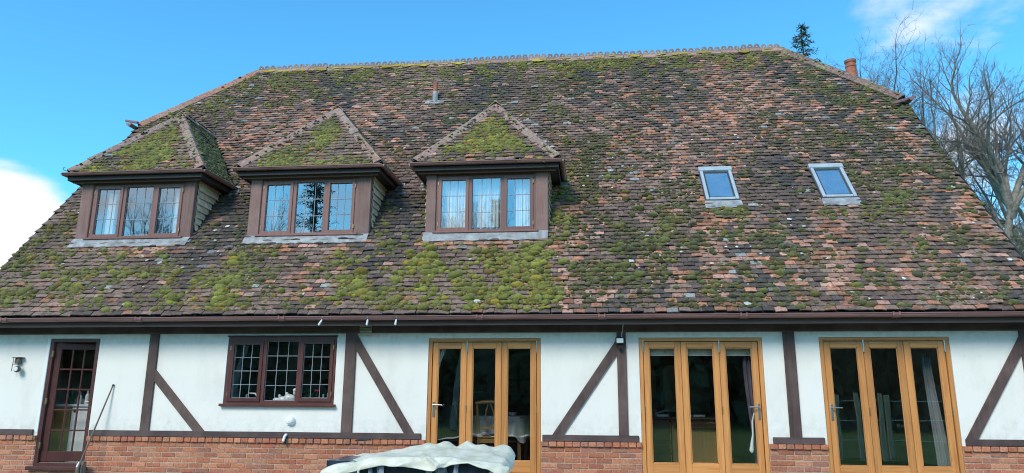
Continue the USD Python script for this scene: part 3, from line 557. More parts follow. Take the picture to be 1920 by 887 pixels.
# vent pipe with its lead slate
vp = roof_pt(-3.34, 6.72); vb = MB().add(*tube([vp+[0, .02, -.08], vp+[0, .0, .17], vp+[0, 0, .19]], .055, 14)).add(*tube([vp+[0, 0, .18], vp+[0, 0, .36]], .05, 14))
pipe = obj(house, 'vent_pipe', MB().add(*tube([vp+[0, 0, -.1], vp+[0, 0, .50]], .050, 14)), 'terracotta', smooth=40)
obj(pipe, 'lead_sleeve', MB().add(*tube([vp+[0, 0, -.1], vp+[0, 0, .05], vp+[0, 0, .27], vp+[0, 0, .275]], [.075, .062, .058, .05], 14)), 'lead_sheet', smooth=40)
fl = MB()
for x0, x1, s0, s1 in ((-3.55, -3.13, 6.62, 6.77),): 
    n_ = 8; gx = np.linspace(x0, x1, n_); 
    V = np.vstack([roof_pt(gx, s0+.01*np.sin(gx*31), .052+.006*np.sin(gx*23)), roof_pt(gx, s1, .05)]); fl.add(V, [[i, i+1, n_+i+1, n_+i] for i in range(n_-1)])
obj(pipe, 'lead_flashing', fl, 'lead_sheet')

# ------------------------------------------------------------------ windows
def frame_poly(rects, outer):
    p = sbox(outer[0], outer[2], outer[1], outer[3])
    for a, b, c, d in rects: p = p.difference(sbox(a, c, b, d))
    return p
def window(name, outer, lights, y, fmat, rows, cols, gmat, sill=True, label=None, came=.0105):
    "outer and lights are (x0, x1, z0, z1); a light marked True opens: it has a sash of its own"
    holes = [((a-.047, b+.047, c-.047, d+.047) if o else (a, b, c, d)) for a, b, c, d, o in lights]
    w = obj(house, name, slab_xz(frame_poly(holes, outer), y, y+.07), fmat, label=label)
    for a, b, c, d, o in lights:
        if o:
            ring = frame_poly([(a, b, c, d)], (a-.050, b+.050, c-.050, d+.050))
            obj(w, 'casement', slab_xz(ring, y-.016, y+.045), fmat)
            hx = a-.052 if a < (outer[0]+outer[1])/2 else b+.052
            for hz in (c+.06, d-.06): obj(w, 'hinge', B(hx-.009, hx+.009, y-.022, y+.0, hz-.035, hz+.035, c=.003), 'brass')
        yg = y+.018 if o else y+.030
        obj(w, 'glass_pane', MB().add([[a, yg+.004, c], [b, yg+.004, c], [b, yg+.004, d], [a, yg+.004, d]], [[0, 1, 2, 3]]), gmat)
        mb = MB()
        for i in range(1, cols): x = a+(b-a)*i/cols; mb.add(*cbox(x-came/2, x+came/2, yg-.003, yg+.002, c, d, .002))
        for i in range(1, rows): z = c+(d-c)*i/rows; mb.add(*cbox(a, b, yg-.0045, yg+.0005, z-came/2, z+came/2, .002))
        e_ = .008
        for q in ((a, a+e_, c, d), (b-e_, b, c, d), (a+e_, b-e_, c, c+e_), (a+e_, b-e_, d-e_, d)): mb.add(*cbox(q[0], q[1], yg-.004, yg+.001, q[2], q[3], .002))
        obj(w, 'lead_came', mb, 'lead_came')
    if sill: obj(w, 'window_sill', B(outer[0]-.045, outer[1]+.045, y-.075, y+.05, outer[2]-.028, outer[2]+.012, c=.008), 'mahogany_level' if 'mahog' in fmat else 'brown_frame')
    return w
kw = window('kitchen_window', (-5.63, -3.895, 1.09, 2.125), [(-5.53, -5.11, 1.185, 2.005, True), (-5.005, -4.50, 1.15, 2.05, False), (-4.41, -3.985, 1.19, 2.015, True)], .008, 'mahogany_upright', 4, 3, 'pane_glass', came=.009)
obj(kw, 'drip_board', B(-5.65, -3.875, -.022, .05, 2.118, 2.136), 'soffit_board')

# ------------------------------------------------------------------ dormers
def plane_tiles(O, u, v, nrm, rows, rng, density_tint):
    "rows: (s, u0, u1) per course"
    U, Sv = [], []
    for k, (s, a, b) in enumerate(rows):
        c = np.arange(a + (TW/2 if k % 2 else TW), b + .02, TW); c = c[(c > a+.085) & (c < b-.085)]
        U.append(c); Sv.append(np.full(len(c), s))
    U, Sv = np.concatenate(U), np.concatenate(Sv)
    P, F = tile_pieces(O, u, v, nrm, U, Sv, rng)
    return P, F, U, Sv
rd = np.random.default_rng(21)
dorm_planes = []
for k, d in enumerate(DORM):
    xc, pw, hw, w0, w1 = d['xc'], d['pw'], d['hw'], d['w0'], d['w1']
    ax, ay, az = xc, DY+hw, DZ+hw*TA
    yv0, yv1 = roof_y(DZ), roof_y(az)
    # carcass: roof boards, soffit and cheeks behind the tile hanging
    mb = MB()
    mb.add([[xc-hw, DY, DZ-.01], [xc+hw, DY, DZ-.01], [ax, ay, az-.01]], [[0, 1, 2]])
    for s in (-1, 1): mb.add([[xc+s*hw, DY, DZ-.01], [xc+s*hw, yv0+.05, DZ-.01], [ax, yv1+.05, az-.01], [ax, ay, az-.01]], [[0, 1, 2], [0, 2, 3]])
    dm = obj(house, 'dormer', mb, 'underlay')
    obj(dm, 'soffit', MB().add(*cbox(xc-hw+.02, xc+hw-.02, DY+.02, yv0-.03, 4.972, 4.985)), 'soffit_board')
    obj(dm, 'fascia', B(xc-hw+.005, xc+hw-.005, DY+.006, DY+.028, 4.955, 5.075), 'soffit_board')
    obj(dm, 'fascia', B(xc-hw+.06, xc+hw-.06, DY+.085, DY+.105, 4.925, 4.972), 'fascia_level')
    for s in (-1, 1):
        xe = xc+s*(hw-.018); obj(dm, 'fascia', B(xe-.012, xe+.012, DY+.03, yv0-.06, 4.955, 5.075), 'soffit_board')
        xs_ = xc+s*pw; cheek = Polygon([(.84, roof_z(.84)-.03), (.84, 4.975), (roof_y(4.975), 4.975)])
        obj(dm, 'cheek', slab_yz(cheek, min(xs_-s*.09, xs_-s*.03), max(xs_-s*.09, xs_-s*.03)), 'underlay')
        # tile hanging in level courses, each tile its own width
        z = roof_z(.86)-.02; row = 0
        while z < 4.95:
            ye_ = roof_y(z+.03); h_ = min(.165, 4.97-z)
            if ye_-.862 > .03:
                v, f = cbox(-.009, .009, .862, ye_, 0, h_, .003); zz = v[:, 2]
                v = np.stack([xs_ + s*(.026 - zz*.20) + v[:, 0] + .003*np.sin(v[:, 1]*9+row), v[:, 1], z + zz + .004*np.sin(v[:, 1]*6+row*2)*(zz < .02)], 1)
                obj(dm, 'cheek_board', MB().add(v, f, np.array([.66, .485, .345])*rd.uniform(.8, 1.1)), 'clay_board', tint=True)
            z += .122; row += 1
        # front posts
        xo = xc+s*pw; xi = (w0 if s < 0 else w1)
        obj(dm, 'corner_post', B(min(xo, xi), max(xo, xi), .765, .86, 3.855, 4.972, c=.008), 'faded_upright')
    obj(dm, 'head_board', B(w0, w1, .79, .86, 4.945, 4.972), 'faded_upright')
    W = w1-w0; fx = lambda t: w0+W*t
    win = window('dormer_window', (w0+.002, w1-.002, 3.925, 4.944), [(fx(.052), fx(.298), 4.0, 4.835, True), (fx(.362), fx(.648), 3.965, 4.865, False), (fx(.712), fx(.942), 4.0, 4.835, True)], .792, 'brown_frame', 3, 3, 'upper_glass')
    obj(dm, 'sill_upstand', B(w0, w1, .778, .83, 3.78, 3.895), 'lead_sheet')
    # lead apron dressed over the tiles below the sill
    n_ = 26; gx = np.linspace(xc-pw-.02, xc+pw+.0, n_); wob = .010*np.sin(gx*9+k)+.006*np.sin(gx*23)
    sb = (.80-EY)/CA
    V = np.vstack([roof_pt(gx, 1.715+wob*.7, .050+.004*np.sin(gx*17)), roof_pt(gx, 1.80, .054), roof_pt(gx, sb-.06, .060), np.stack([gx, np.full(n_, .770), np.full(n_, roof_z(.770)+.085)], -1)])
    F = [[r*n_+i, r*n_+i+1, (r+1)*n_+i+1, (r+1)*n_+i] for r in range(3) for i in range(n_-1)]
    obj(dm, 'lead_apron', MB().add(V, F), 'lead_sheet', smooth=40)
    # tiles on the three slopes
    T = hw/CA
    rows = [(s, -hw*(1-s/T), hw*(1-s/T)) for s in np.arange(-.03, T-.1, .1)]
    P, F, U, Sv = plane_tiles((xc, DY, DZ), np.array([1.0, 0, 0]), np.array([0, CA, SA]), np.array([0, -SA, CA]), rows, rd, None)
    obj(dm, 'dormer_tiles', pack(P, F, tile_tints(U+xc*3, Sv, rd, .10, 0, .03)), 'clay_tile', tint=True, kind='stuff')
    dorm_planes.append((np.array([xc, DY, DZ]), np.array([1.0, 0, 0]), np.array([0, CA, SA]), np.array([0, -SA, CA]), U, Sv, 1.0))
    for s in (1, -1):
        rows = []
        for t in np.arange(-.03, T-.08, .1):
            y0 = DY + t*CA; y1 = roof_y(DZ+t*SA)
            rows.append((t, y0-DY, y1-DY))
        O = np.array([xc+s*hw, DY, DZ]); u = np.array([0, 1.0, 0]); v_ = np.array([-s*CA, 0, SA]); nn = np.array([s*SA, 0, CA])
        P, F, U, Sv = plane_tiles(O, u, v_, nn, rows, rd, None)
        if s < 0: F = F[:, ::-1]
        else: pass
        obj(dm, 'dormer_tiles', pack(P, F, tile_tints(U, Sv+k*7, rd, .03, .25, .01)), 'clay_tile', tint=True, kind='stuff')
        dorm_planes.append((O, u, v_, nn, U, Sv, .75 if s > 0 else .3))
    for s in (-1, 1): hip_run(dm, (xc+s*(hw+.01), DY-.01, DZ+.055), (ax, ay, az+.055), (s*.62, -.62, 1.0), 6, .115, .100, rd, base=(.30, .195, .155))
    hip_run(dm, (ax, ay-.06, az+.06), (ax, yv1+.1, az+.06), (0, 0, 1), 3, .13, .11, rd, base=(.29, .20, .165), name='ridge_tile')
    # gutters round three sides, hip irons at the corners
    gutter(dm, (xc-hw-.05, DY-.045, 5.075), (xc+hw+.05, DY-.045, 5.075), (0, -1, 0), r=.046, brackets=(.22, .70))
    for s in (-1, 1):
        gutter(dm, (xc+s*(hw+.045), DY-.05, 5.075), (xc+s*(hw+.045), yv0-.02, 5.09), (s, 0, 0), r=.046, brackets=(.35, .75))
        c = np.array([xc+s*(hw+.02), DY-.02, DZ+.05]); pts = [c+np.array([s*.7, -.7, 0])*.07*t+np.array([0, 0, h]) for t, h in ((-1.2, .02), (0, -.02), (.5, -.015), (.75, .02), (.55, .045), (.3, .035))]
        obj(dm, 'hip_iron', MB().add(*tube(pts, .006, 6)), 'rusty_metal')
        # lead soaker in the valley foot
        V = [[xc+s*(hw+.0), yv0-.22, roof_z(yv0-.22)+.06], [xc+s*(hw+.16), yv0-.18, roof_z(yv0-.18)+.055], [xc+s*(hw+.14), yv0-.02, roof_z(yv0-.02)+.06], [xc+s*(hw-.02), yv0-.02, roof_z(yv0-.02)+.075]]
        obj(dm, 'lead_soaker', MB().add(V, [[0, 1, 2, 3]]), 'lead_sheet')

# ------------------------------------------------------------------ roof windows
def rbox(x0, x1, s0, s1, h0, h1, c=.005):
    v, f = cbox(x0, x1, s0, s1, h0, h1, c); return roof_pt(v[:, 0], v[:, 1], v[:, 2]), f
for a, b in SKYL:
    sk = obj(house, 'skylight', MB().add(*rbox(a-.014, b+.014, SK0-.02, SK0+.05, .0, .066)).add(*rbox(a, b, SK1-.06, SK1, .0, .06)).add(*rbox(a-.014, a+.045, SK0+.05, SK1-.06, .0, .06)).add(*rbox(b-.045, b+.014, SK0+.05, SK1-.06, .0, .06)), 'skylight_dark')
    obj(sk, 'hood', MB().add(*rbox(a-.012, b+.012, SK1-.105, SK1+.01, .0, .098, .008)), 'skylight_metal')
    for x0, x1 in ((a+.004, a+.058), (b-.058, b-.004)): obj(sk, 'frame_cover', MB().add(*rbox(x0, x1, SK0-.005, SK1-.11, .01, .085, .008)), 'skylight_metal')
    obj(sk, 'frame_cover', MB().add(*rbox(a+.064, b-.064, SK0-.004, SK0+.055, .01, .078, .006)), 'skylight_metal')
    sash = MB()
    for q in ((a+.066, a+.085, SK0+.06, SK1-.13), (b-.085, b-.066, SK0+.06, SK1-.13), (a+.066, b-.066, SK0+.058, SK0+.085), (a+.066, b-.066, SK1-.15, SK1-.125)): sash.add(*rbox(*q, .02, .066, .004))
    obj(sk, 'sash', sash, 'skylight_dark')
    obj(sk, 'glass_pane', MB().add(roof_pt(np.array([a+.08, b-.08, b-.08, a+.08]), np.array([SK0+.08, SK0+.08, SK1-.14, SK1-.14]), np.full(4, .052)), [[0, 1, 2, 3]]), 'roof_glass')
    n_ = 9; gx = np.linspace(a-.03, b+.03, n_); wv = .012*np.sin(gx*21)
    V = np.vstack([roof_pt(gx, SK0-.215+wv, .050), roof_pt(gx, SK0-.09, .052), roof_pt(gx[0]+(gx-gx[0])*.94+.02, SK0+.01, .06)])
    obj(sk, 'flashing', MB().add(V, [[r*n_+i, r*n_+i+1, (r+1)*n_+i+1, (r+1)*n_+i] for r in range(2) for i in range(n_-1)]), 'lead_sheet', smooth=40)

# ------------------------------------------------------------------ folding oak doors
def handle(parent, x, y, z, way):
    obj(parent, 'door_handle', MB().add(*cbox(x-.016, x+.016, y-.014, y, z-.17, z+.05, .006)).add(*tube([(x, y, z), (x, y-.05, z)], .011, 10)).add(*tube([(x-way*.008, y-.05, z), (x+way*.05, y-.053, z+.002), (x+way*.135, y-.048, z-.001)], [.011, .0095, .009], 10)).add(*tube([(x, y-.018, z-.11), (x, y-.012, z-.11)], .009, 10)), 'steel', smooth=40)
def folding_door(x0, x1, side, hinge_at, zb=.10, zt=2.08):
    y = .012
    fr = frame_poly([(x0+.052, x1-.052, zb+.045, zt-.045)], (x0, x1, zb, zt))
    d = obj(house, 'folding_door', slab_xz(fr, y, y+.09), 'oak_upright')
    obj(d, 'frame_head', B(x0-.004, x1+.004, y-.012, y+.03, zt-.024, zt+.004), 'oak_level')
    obj(d, 'threshold', B(x0-.02, x1+.02, y-.06, y+.06, zb-.03, zb+.03), 'oak_level')
    L0, L1 = x0+.058, x1-.058; w = (L1-L0)/3
    for k in range(3):
        a, b = L0+w*k+.0025, L0+w*(k+1)-.0025; z0, z1 = zb+.052, zt-.052
        yl = y+.016; st = .084
        lf = obj(d, 'door_leaf', MB().add(*cbox(a, a+st, yl, yl+.055, z0, z1, .006)).add(*cbox(b-st, b, yl, yl+.055, z0, z1, .006)), 'oak_upright')
        g0, g1, h0, h1 = a+st, b-st, z0+.165, z1-.088
        obj(d, 'door_rail', B(g0-.002, g1+.002, yl+.002, yl+.053, h1, z1-.001, c=.006), 'oak_level')
        obj(d, 'door_rail', B(g0-.002, g1+.002, yl+.002, yl+.053, z0+.001, h0, c=.006), 'oak_level')
        bead = MB()
        for q in ((g0, g0+.012, h0, h1), (g1-.012, g1, h0, h1), (g0, g1, h0, h0+.012), (g0, g1, h1-.012, h1)): bead.add(*cbox(q[0], q[1], yl+.012, yl+.03, q[2], q[3], .004))
        obj(d, 'glazing_bead', bead, 'oak_upright')
        obj(d, 'glass_pane', MB().add([[g0, yl+.022, h0], [g1, yl+.022, h0], [g1, yl+.022, h1], [g0, yl+.022, h1]], [[0, 1, 2, 3]]), 'pane_glass')
    for k in hinge_at:
        xh = L0+w*k
        obj(d, 'hinge', B(xh-.008, xh+.008, y-.006, y+.02, zt-.21, zt-.03, c=.003), 'steel'); obj(d, 'hinge', B(xh-.007, xh+.007, y+.004, y+.02, 1.0, 1.10, c=.003), 'brass')
    handle(d, L0+.040 if side < 0 else L1-.040, y+.016, 1.10, -side)
    return d
folding_door(-2.45, -.76, -1, (1, 3)); folding_door(.69, 2.44, 1, (0, 2)); folding_door(3.24, 5.0, -1, (1, 3))

# ------------------------------------------------------------------ glazed kitchen door, ajar
bd = obj(house, 'back_door', slab_xz(frame_poly([(-8.565, -7.845, .19, 2.045)], (-8.625, -7.785, .12, 2.10)), .004, .10), 'mahogany_upright')
obj(bd, 'door_sill', B(-8.70, -7.72, -.075, .12, .09, .145, c=.01), 'mahogany_level')
obj(bd, 'threshold', B(-8.56, -7.85, .03, .12, .146, .20), 'weathered_wood')
obj(house, 'door_reveal', B(-8.675, -8.628, -.006, .02, .64, 2.12), 'white_plastic')
hng = np.array([-8.56, .045]); th = math.radians(13)
def swing(v): 
    v = np.asarray(v, float); x, y = v[:, 0], v[:, 1]
    return np.stack([hng[0]+x*math.cos(th)-y*math.sin(th), hng[1]+x*math.sin(th)+y*math.cos(th), v[:, 2]], 1)
def sw(*a, c=.005): v, f = cbox(*a, c=c); return swing(v), f
lw, lz0, lz1, st = .712, .205, 2.035, .095
obj(bd, 'door_leaf', MB().add(*sw(0, st, 0, .045, lz0, lz1)).add(*sw(lw-st, lw, 0, .045, lz0, lz1)).add(*sw(st, lw-st, .001, .044, lz1-.10, lz1-.001)).add(*sw(st, lw-st, .001, .044, lz0+.001, lz0+.155)), 'mahogany_upright')
gb = MB(); g0, g1, h0, h1 = st, lw-st, lz0+.155, lz1-.10
for i in range(1, 3): x = g0+(g1-g0)*i/3; gb.add(*sw(x-.011, x+.011, .004, .034, h0, h1, c=.004))
for i in range(1, 5): z = h0+(h1-h0)*i/5; gb.add(*sw(g0, g1, .006, .036, z-.012, z+.012, c=.004))
obj(bd, 'glazing_bars', gb, 'mahogany_upright')
for i in range(3):
    for j in range(5):
        xa, xb, za, zb_ = g0+(g1-g0)*i/3, g0+(g1-g0)*(i+1)/3, h0+(h1-h0)*j/5, h0+(h1-h0)*(j+1)/5
        obj(bd, 'glass_pane', MB().add(swing([[xa, .02, za], [xb, .02, za], [xb, .02, zb_], [xa, .02, zb_]]), [[0, 1, 2, 3]]), 'pane_glass')
for z in (.45, 1.12, 1.86): obj(bd, 'hinge', MB().add(*cbox(-8.582, -8.553, -.004, .03, z-.05, z+.05, .004)), 'brass')
obj(bd, 'door_handle', MB().add(*sw(lw-.06, lw-.03, -.012, 0, 1.0, 1.16)).add(swing(tube([(lw-.045, 0, 1.12), (lw-.045, -.045, 1.12), (lw-.14, -.05, 1.12)], .009, 8)[0]), tube([(0, 0, 0), (0, -.04, 0), (.1, 0, 0)], .009, 8)[1]), 'brass')

# ------------------------------------------------------------------ rooms seen through the glass
rm = MB()
rm.add(*cbox(GX0+.25, GX1-.25, 4.6, 4.7, .1, 2.36)).add(*cbox(GX0+.26, GX1-.26, .29, 4.6, 2.345, 2.36))
for x in (-3.2, -.1, 2.85): rm.add(*cbox(x-.06, x+.06, .29, 4.6, .1, 2.345))
obj(house, 'room_walls', rm, 'room_plaster')
obj(house, 'room_floor', MB().add(*cbox(GX0+.25, GX1-.25, .29, 4.6, .05, .145)), 'room_floor')

# ------------------------------------------------------------------ things on and by the wall
def single(name, label, cat, m, mt, group=None, smooth=False):
    return obj('/World', name, m, mt, label=label, category=cat, group=group, smooth=smooth)
t = thing('security_light', 'rusty square security light with a round lamp left of the back door', 'lamp')
m = MB()
for q in ((-9.165, -9.158, 1.69, 1.80), (-9.075, -9.068, 1.69, 1.80)): m.add(*cbox(q[0], q[1], -.085, -.075, q[2], q[3], .003))
m.add(*cbox(-9.19, -9.03, -.09, -.0, 1.795, 1.803, .003)).add(*cbox(-9.16, -9.07, -.06, 0, 1.70, 1.79, .008)).add(*cbox(-9.17, -9.06, -.09, -.07, 1.683, 1.691, .003)).add(*tube([(-9.165, -.08, 1.69), (-9.168, -.08, 1.58)], .005, 6))
obj(t, 'bracket', m, 'rusty_metal')
v, f = lathe([(.0, 0), (.042, .004), (.052, .02), (.05, .05), (.03, .08), (0, .085)], 20); v = np.stack([v[:, 0]-9.07, -.115+v[:, 2], v[:, 1]+1.615], 1)
obj(t, 'lamp_head', MB().add(v, f), 'rusty_metal', smooth=40)
v, f = lathe([(.0, 0), (.03, .001), (.036, .006)], 16); obj(t, 'lens', MB().add(np.stack([v[:, 0]-9.07, -.122+v[:, 2], v[:, 1]+1.615], 1), f), 'lamp_face')
t = thing('floodlight', 'black floodlight with sensor and white cable on the post beside the middle brace', 'lamp')
obj(t, 'housing', MB().add(*cbox(.345, .475, -.11, -.06, 1.985, 2.085, .012)).add(*cbox(.385, .435, -.07, -.028, 1.99, 2.06, .006)), 'black_plastic')
obj(t, 'lamp_face', B(.362, .458, -.115, -.108, 2.002, 2.07, c=.004), 'lamp_face')
v, f = lathe([(0, -.04), (.025, -.035), (.036, -.015), (.036, .01), (.02, .028), (0, .03)], 16); obj(t, 'sensor', MB().add(v+[.415, -.085, 1.945], f), 'black_plastic', smooth=40)
obj(t, 'cable', MB().add(*tube([(.44, -.07, 2.08), (.44, -.05, 2.13), (.455, -.045, 2.2), (.462, -.06, 2.26), (.47, -.08, 2.30)], .006, 6)), 'white_plastic', smooth=40)
t = thing('wall_vent', 'round white vent cowl on the render below the kitchen window', 'vent')
v, f = lathe([(0, .10), (.045, .092), (.078, .06), (.088, .02), (.09, 0)], 24); v = np.stack([v[:, 0], -v[:, 2], v[:, 1]], 1)
obj(t, 'cowl', MB().add(v*[.78, .7, .78]+[-4.53, 0, .855], f[:, ::-1]), 'white_plastic', smooth=50)
obj(t, 'flap', MB().add(*cbox(-4.585, -4.475, -.012, -.002, .785, .805, .004)).add(*bar((-4.57, -.06, .825), (-4.49, -.06, .84), .018, .012, .004)), 'white_plastic')
t = thing('overflow_pipe', 'short white bent pipe sticking out of the dark rail under the vent', 'pipe')
obj(t, 'pipe', MB().add(*tube([(-4.575, .0, .65), (-4.575, -.06, .65), (-4.578, -.085, .635), (-4.592, -.095, .56)], .020, 10)), 'white_plastic', smooth=40)
obj(t, 'clip', MB().add(*cbox(-4.595, -4.57, -.06, -.03, .51, .60, .004)), 'black_plastic')
t = thing('louvre_box', 'small faded green louvred box under the eaves by the tall post', 'vent')
obj(t, 'box', B(-3.505, -3.335, -.09, -.036, 2.135, 2.29, c=.006), 'louvre_green')
for i in range(4): obj(t, 'louvre', MB().add(*bar((-3.51, -.098, 2.15+i*.037), (-3.33, -.098, 2.15+i*.037), .03, .008, .003, up=(0, .6, 1))), 'louvre_green')
for x, tl, lb in ((-3.97, -.05, 'leftmost of the three white plastic pegs hanging under the gutter, tilted over'), (-3.275, -.012, 'middle white plastic peg hanging under the gutter, beside the louvred box'), (-2.845, -.012, 'rightmost of the three white plastic pegs hanging under the gutter')):
    t = thing('white_peg', lb, 'peg', group='white pegs under the gutter')
    obj(t, 'peg', MB().add(*tube([(x, -.475, 2.325), (x+tl*.2, -.47, 2.31), (x+tl, -.465, 2.25), (x+tl*1.1, -.465, 2.236)], [.007, .013, .017, .006], 10)), 'white_plastic', smooth=50)
    obj(t, 'hook', MB().add(*tube([(x, -.475, 2.325), (x+.004, -.49, 2.345), (x+.004, -.487, 2.37)], .004, 6)), 'steel')
t = thing('pole', 'long thin grey pole leaning on the wall right of the back door', 'pole')
obj(t, 'shaft', MB().add(*tube([(-7.70, -.33, -.05), (-7.5775, -.175, .661), (-7.455, -.02, 1.372)], [.014, .013, .011], 10)), 'weathered_wood', smooth=40)
obj(t, 'ferrule', MB().add(*tube([(-7.458, -.024, 1.355), (-7.452, -.016, 1.385)], .0135, 10)), 'black_plastic')
t = thing('garden_tap', 'weathered timber post with a white tap beside the back door sill', 'tap')
obj(t, 'post', MB().add(*cbox(-7.785, -7.665, -.18, -.10, -.1, .235, .01)), 'weathered_wood')
obj(t, 'tap_body', MB().add(*tube([(-7.69, -.22, .20), (-7.69, -.27, .20), (-7.69, -.285, .16)], .014, 8)).add(*tube([(-7.69, -.25, .2), (-7.69, -.25, .235)], .012, 8)), 'white_plastic', smooth=40)
obj(t, 'pipe', MB().add(*tube([(-7.69, -.215, .20), (-7.69, -.215, -.05)], .012, 8)), 'black_plastic')

# ------------------------------------------------------------------ the covered stack in front of the doors
rc = np.random.default_rng(8)
t = thing('furniture_cover', 'crumpled pale green tarpaulin cover thrown over a dark wrapped stack', 'cover')
cx0, cx1, cyb, cyf = -3.16, -.96, -1.55, -2.45
nu, nv = 150, 90
Ug, Vg = np.meshgrid(np.linspace(0, 1, nu), np.linspace(0, 1, nv), indexing='ij')
def nz(a, b, s): return np.asarray(snoise(np.stack([a.ravel(), b.ravel(), np.full(a.size, s)], -1))).reshape(a.shape)
def ridge(a, b, s): return 1-np.abs(nz(a, b, s))*2
flat = np.clip(Vg/.70, 0, 1); dr = np.clip((Vg-.70)/.30, 0, 1)
top = np.interp(Ug, [0, .05, .12, .22, .35, .5, .62, .72, .8, .9, .97, 1], [.385, .435, .47, .50, .535, .56, .565, .555, .545, .535, .52, .47])
tri = lambda q: np.abs((q % 2)-1)
def crumple(dirs):
    "stiff cloth breaks into flat facets between straight creases"
    h = 0*Ug
    for th_, f_, ph_, a_ in dirs:
        w_ = .35*nz(Ug*2.5, Vg*2.5, ph_*3.1)
        h = h + 1.35*a_*np.maximum(tri((Ug*2.5*math.cos(th_)+Vg*math.sin(th_))*f_+ph_+w_)-.35, 0)
    return h
fold = crumple([(1.25, 2.3, .3, .045), (1.9, 3.1, .9, .035), (.5, 1.9, .1, .022), (2.5, 2.7, .5, .022), (1.4, 6.3, .2, .014), (.2, 4.2, .7, .010), (2.1, 8.0, .4, .007)]) - .02
back = np.exp(-((flat-.10)/.15)**2)*(.02+.06*tri(Ug*8+1.6*nz(Ug*4, flat*2, 8.1))+.03*tri(Ug*19+flat*3))*np.clip(Ug*2.2-.35, 0, 1)
hang = np.interp(Ug, [0, .08, .2, .35, .48, .56, .63, .72, .8, .9, 1], [.16, .13, .10, .07, .10, .15, .21, .13, .08, .12, .2])
Zc = top + fold*.8 + back - .05*flat + 0
Yc = cyb + (cyf-cyb)*flat
ph = dr*pi/2
Yc = Yc - .05*np.sin(ph) + .02*nz(Ug*7, Vg*3, 6.0)*dr - .03*dr*ridge(Ug*6+Vg*3, Vg, 9.9)
Zc = Zc - hang*.85*(dr**1.2) + 0
# a diagonal pleat drawn down to the low point of the hem
pl = np.exp(-((Ug-(.40+.26*Vg))/.016)**2)*np.clip((Vg-.35)*2, 0, 1); Zc = Zc + .022*pl; Yc = Yc - .035*pl
pl2 = np.exp(-((Ug-(.86-.22*Vg))/.02)**2)*np.clip((Vg-.5)*2, 0, 1); Zc = Zc + .018*pl2; Yc = Yc - .03*pl2
Xc = cx0 + (cx1-cx0)*Ug + .02*nz(Vg*6, Ug*2, 3.3)
edge = np.minimum(Ug, 1-Ug); Zc = Zc - .07*np.exp(-edge/.018)
V = np.stack([Xc, Yc, Zc], -1).reshape(-1, 3); q = np.array([[i*nv+j, (i+1)*nv+j, (i+1)*nv+j+1, i*nv+j+1] for i in range(nu-1) for j in range(nv-1)])
V2 = V.copy(); V2[:, 2] -= .004; V2[:, 1] += .004
obj(t, 'sheet', MB().add(V, q[:, ::-1]), 'tarpaulin', smooth=24)
obj(t, 'lining', MB().add(V2, q), 'tarpaulin', smooth=True)
for c_, a_ in (((-3.05, -2.40, .30), .10), ((-1.05, -2.44, .34), .12)):
    s_ = trimesh.creation.icosphere(3, 1.0); n_ = np.asarray(snoise(s_.vertices*1.7+c_[0])); vv = s_.vertices*(1+.35*n_[:, None])*[a_, .05, a_*.8]+c_
    obj(t, 'tucked_corner', MB().add(vv, s_.faces), 'tarpaulin', smooth=True)
t = thing('wrapped_stack', 'stack wrapped in dark navy plastic underneath the pale tarpaulin', 'wrapped stack')
bx = trimesh.creation.box((2.02, .74, .50)); bx = bx.subdivide_to_size(.05); v = np.array(bx.vertices); n_ = np.asarray(snoise(np.stack([v[:, 0]*7, v[:, 1]*7, v[:, 2]*1.6], -1)))
v = v + np.stack([.0*n_, np.sign(v[:, 1])*.03*n_, .0*n_], 1) + [-2.07, -2.03, .22]
obj(t, 'wrapping', MB().add(v, bx.faces), 'navy_plastic', smooth=True)
for i, (x, w_) in enumerate(((-2.72, .10), (-2.55, .05), (-2.42, .09), (-1.86, .06), (-1.72, .12), (-1.55, .07))):
    n_ = 9; zz = np.linspace(-.02, .47, n_); V = np.vstack([np.stack([x-w_/2+.012*np.sin(zz*21+i), -2.435-.012*np.cos(zz*17+i), zz], 1), np.stack([x+.01*np.sin(zz*13), -2.455+0*zz, zz], 1), np.stack([x+w_/2+.012*np.sin(zz*19+2*i), -2.435-.01*np.sin(zz*15), zz], 1)])
    obj(t, 'plastic_fold', MB().add(V, [[r*n_+k, (r+1)*n_+k, (r+1)*n_+k+1, r*n_+k+1] for r in range(2) for k in range(n_-1)]), 'clear_plastic', smooth=True)
obj(t, 'tie', MB().add(*tube([(-2.66, -2.47, .43), (-2.64, -2.49, .40), (-2.67, -2.49, .36), (-2.65, -2.48, .26)], .012, 8)), 'white_plastic', smooth=40)
single('dark_strap', 'dark strap end lying on the back edge of the tarpaulin, left side', 'strap', MB().add(*bar((-3.0, -1.6, .655), (-2.80, -1.62, .668), .05, .02, .006)), 'black_plastic')

# ------------------------------------------------------------------ indoors
def curtain(label, x0, x1, y, z0, z1, mt, waves=6, amp=.022, gather=None, group=None):
    n_, k_ = max(24, waves*8), 14; U_, W_ = np.meshgrid(np.linspace(0, 1, n_), np.linspace(0, 1, k_), indexing='ij')
    xl, xr = (x0, x1) if gather is None else (x0+(gather[0]-x0)*np.sin(W_*pi/2)**2, x1+(gather[1]-x1)*np.sin(W_*pi/2)**2)
    Xq = xl+(xr-xl)*U_; Yq = y+amp*np.sin(U_*waves*2*pi+.8*np.sin(W_*2))+amp*.4*np.sin(U_*waves*5+W_); Zq = z1+(z0-z1)*W_
    V = np.stack([Xq, Yq, Zq], -1).reshape(-1, 3)
    return single('curtain', label, 'curtain', MB().add(V, [[i*k_+j, (i+1)*k_+j, (i+1)*k_+j+1, i*k_+j+1] for i in range(n_-1) for j in range(k_-1)]), mt, group=group, smooth=True)
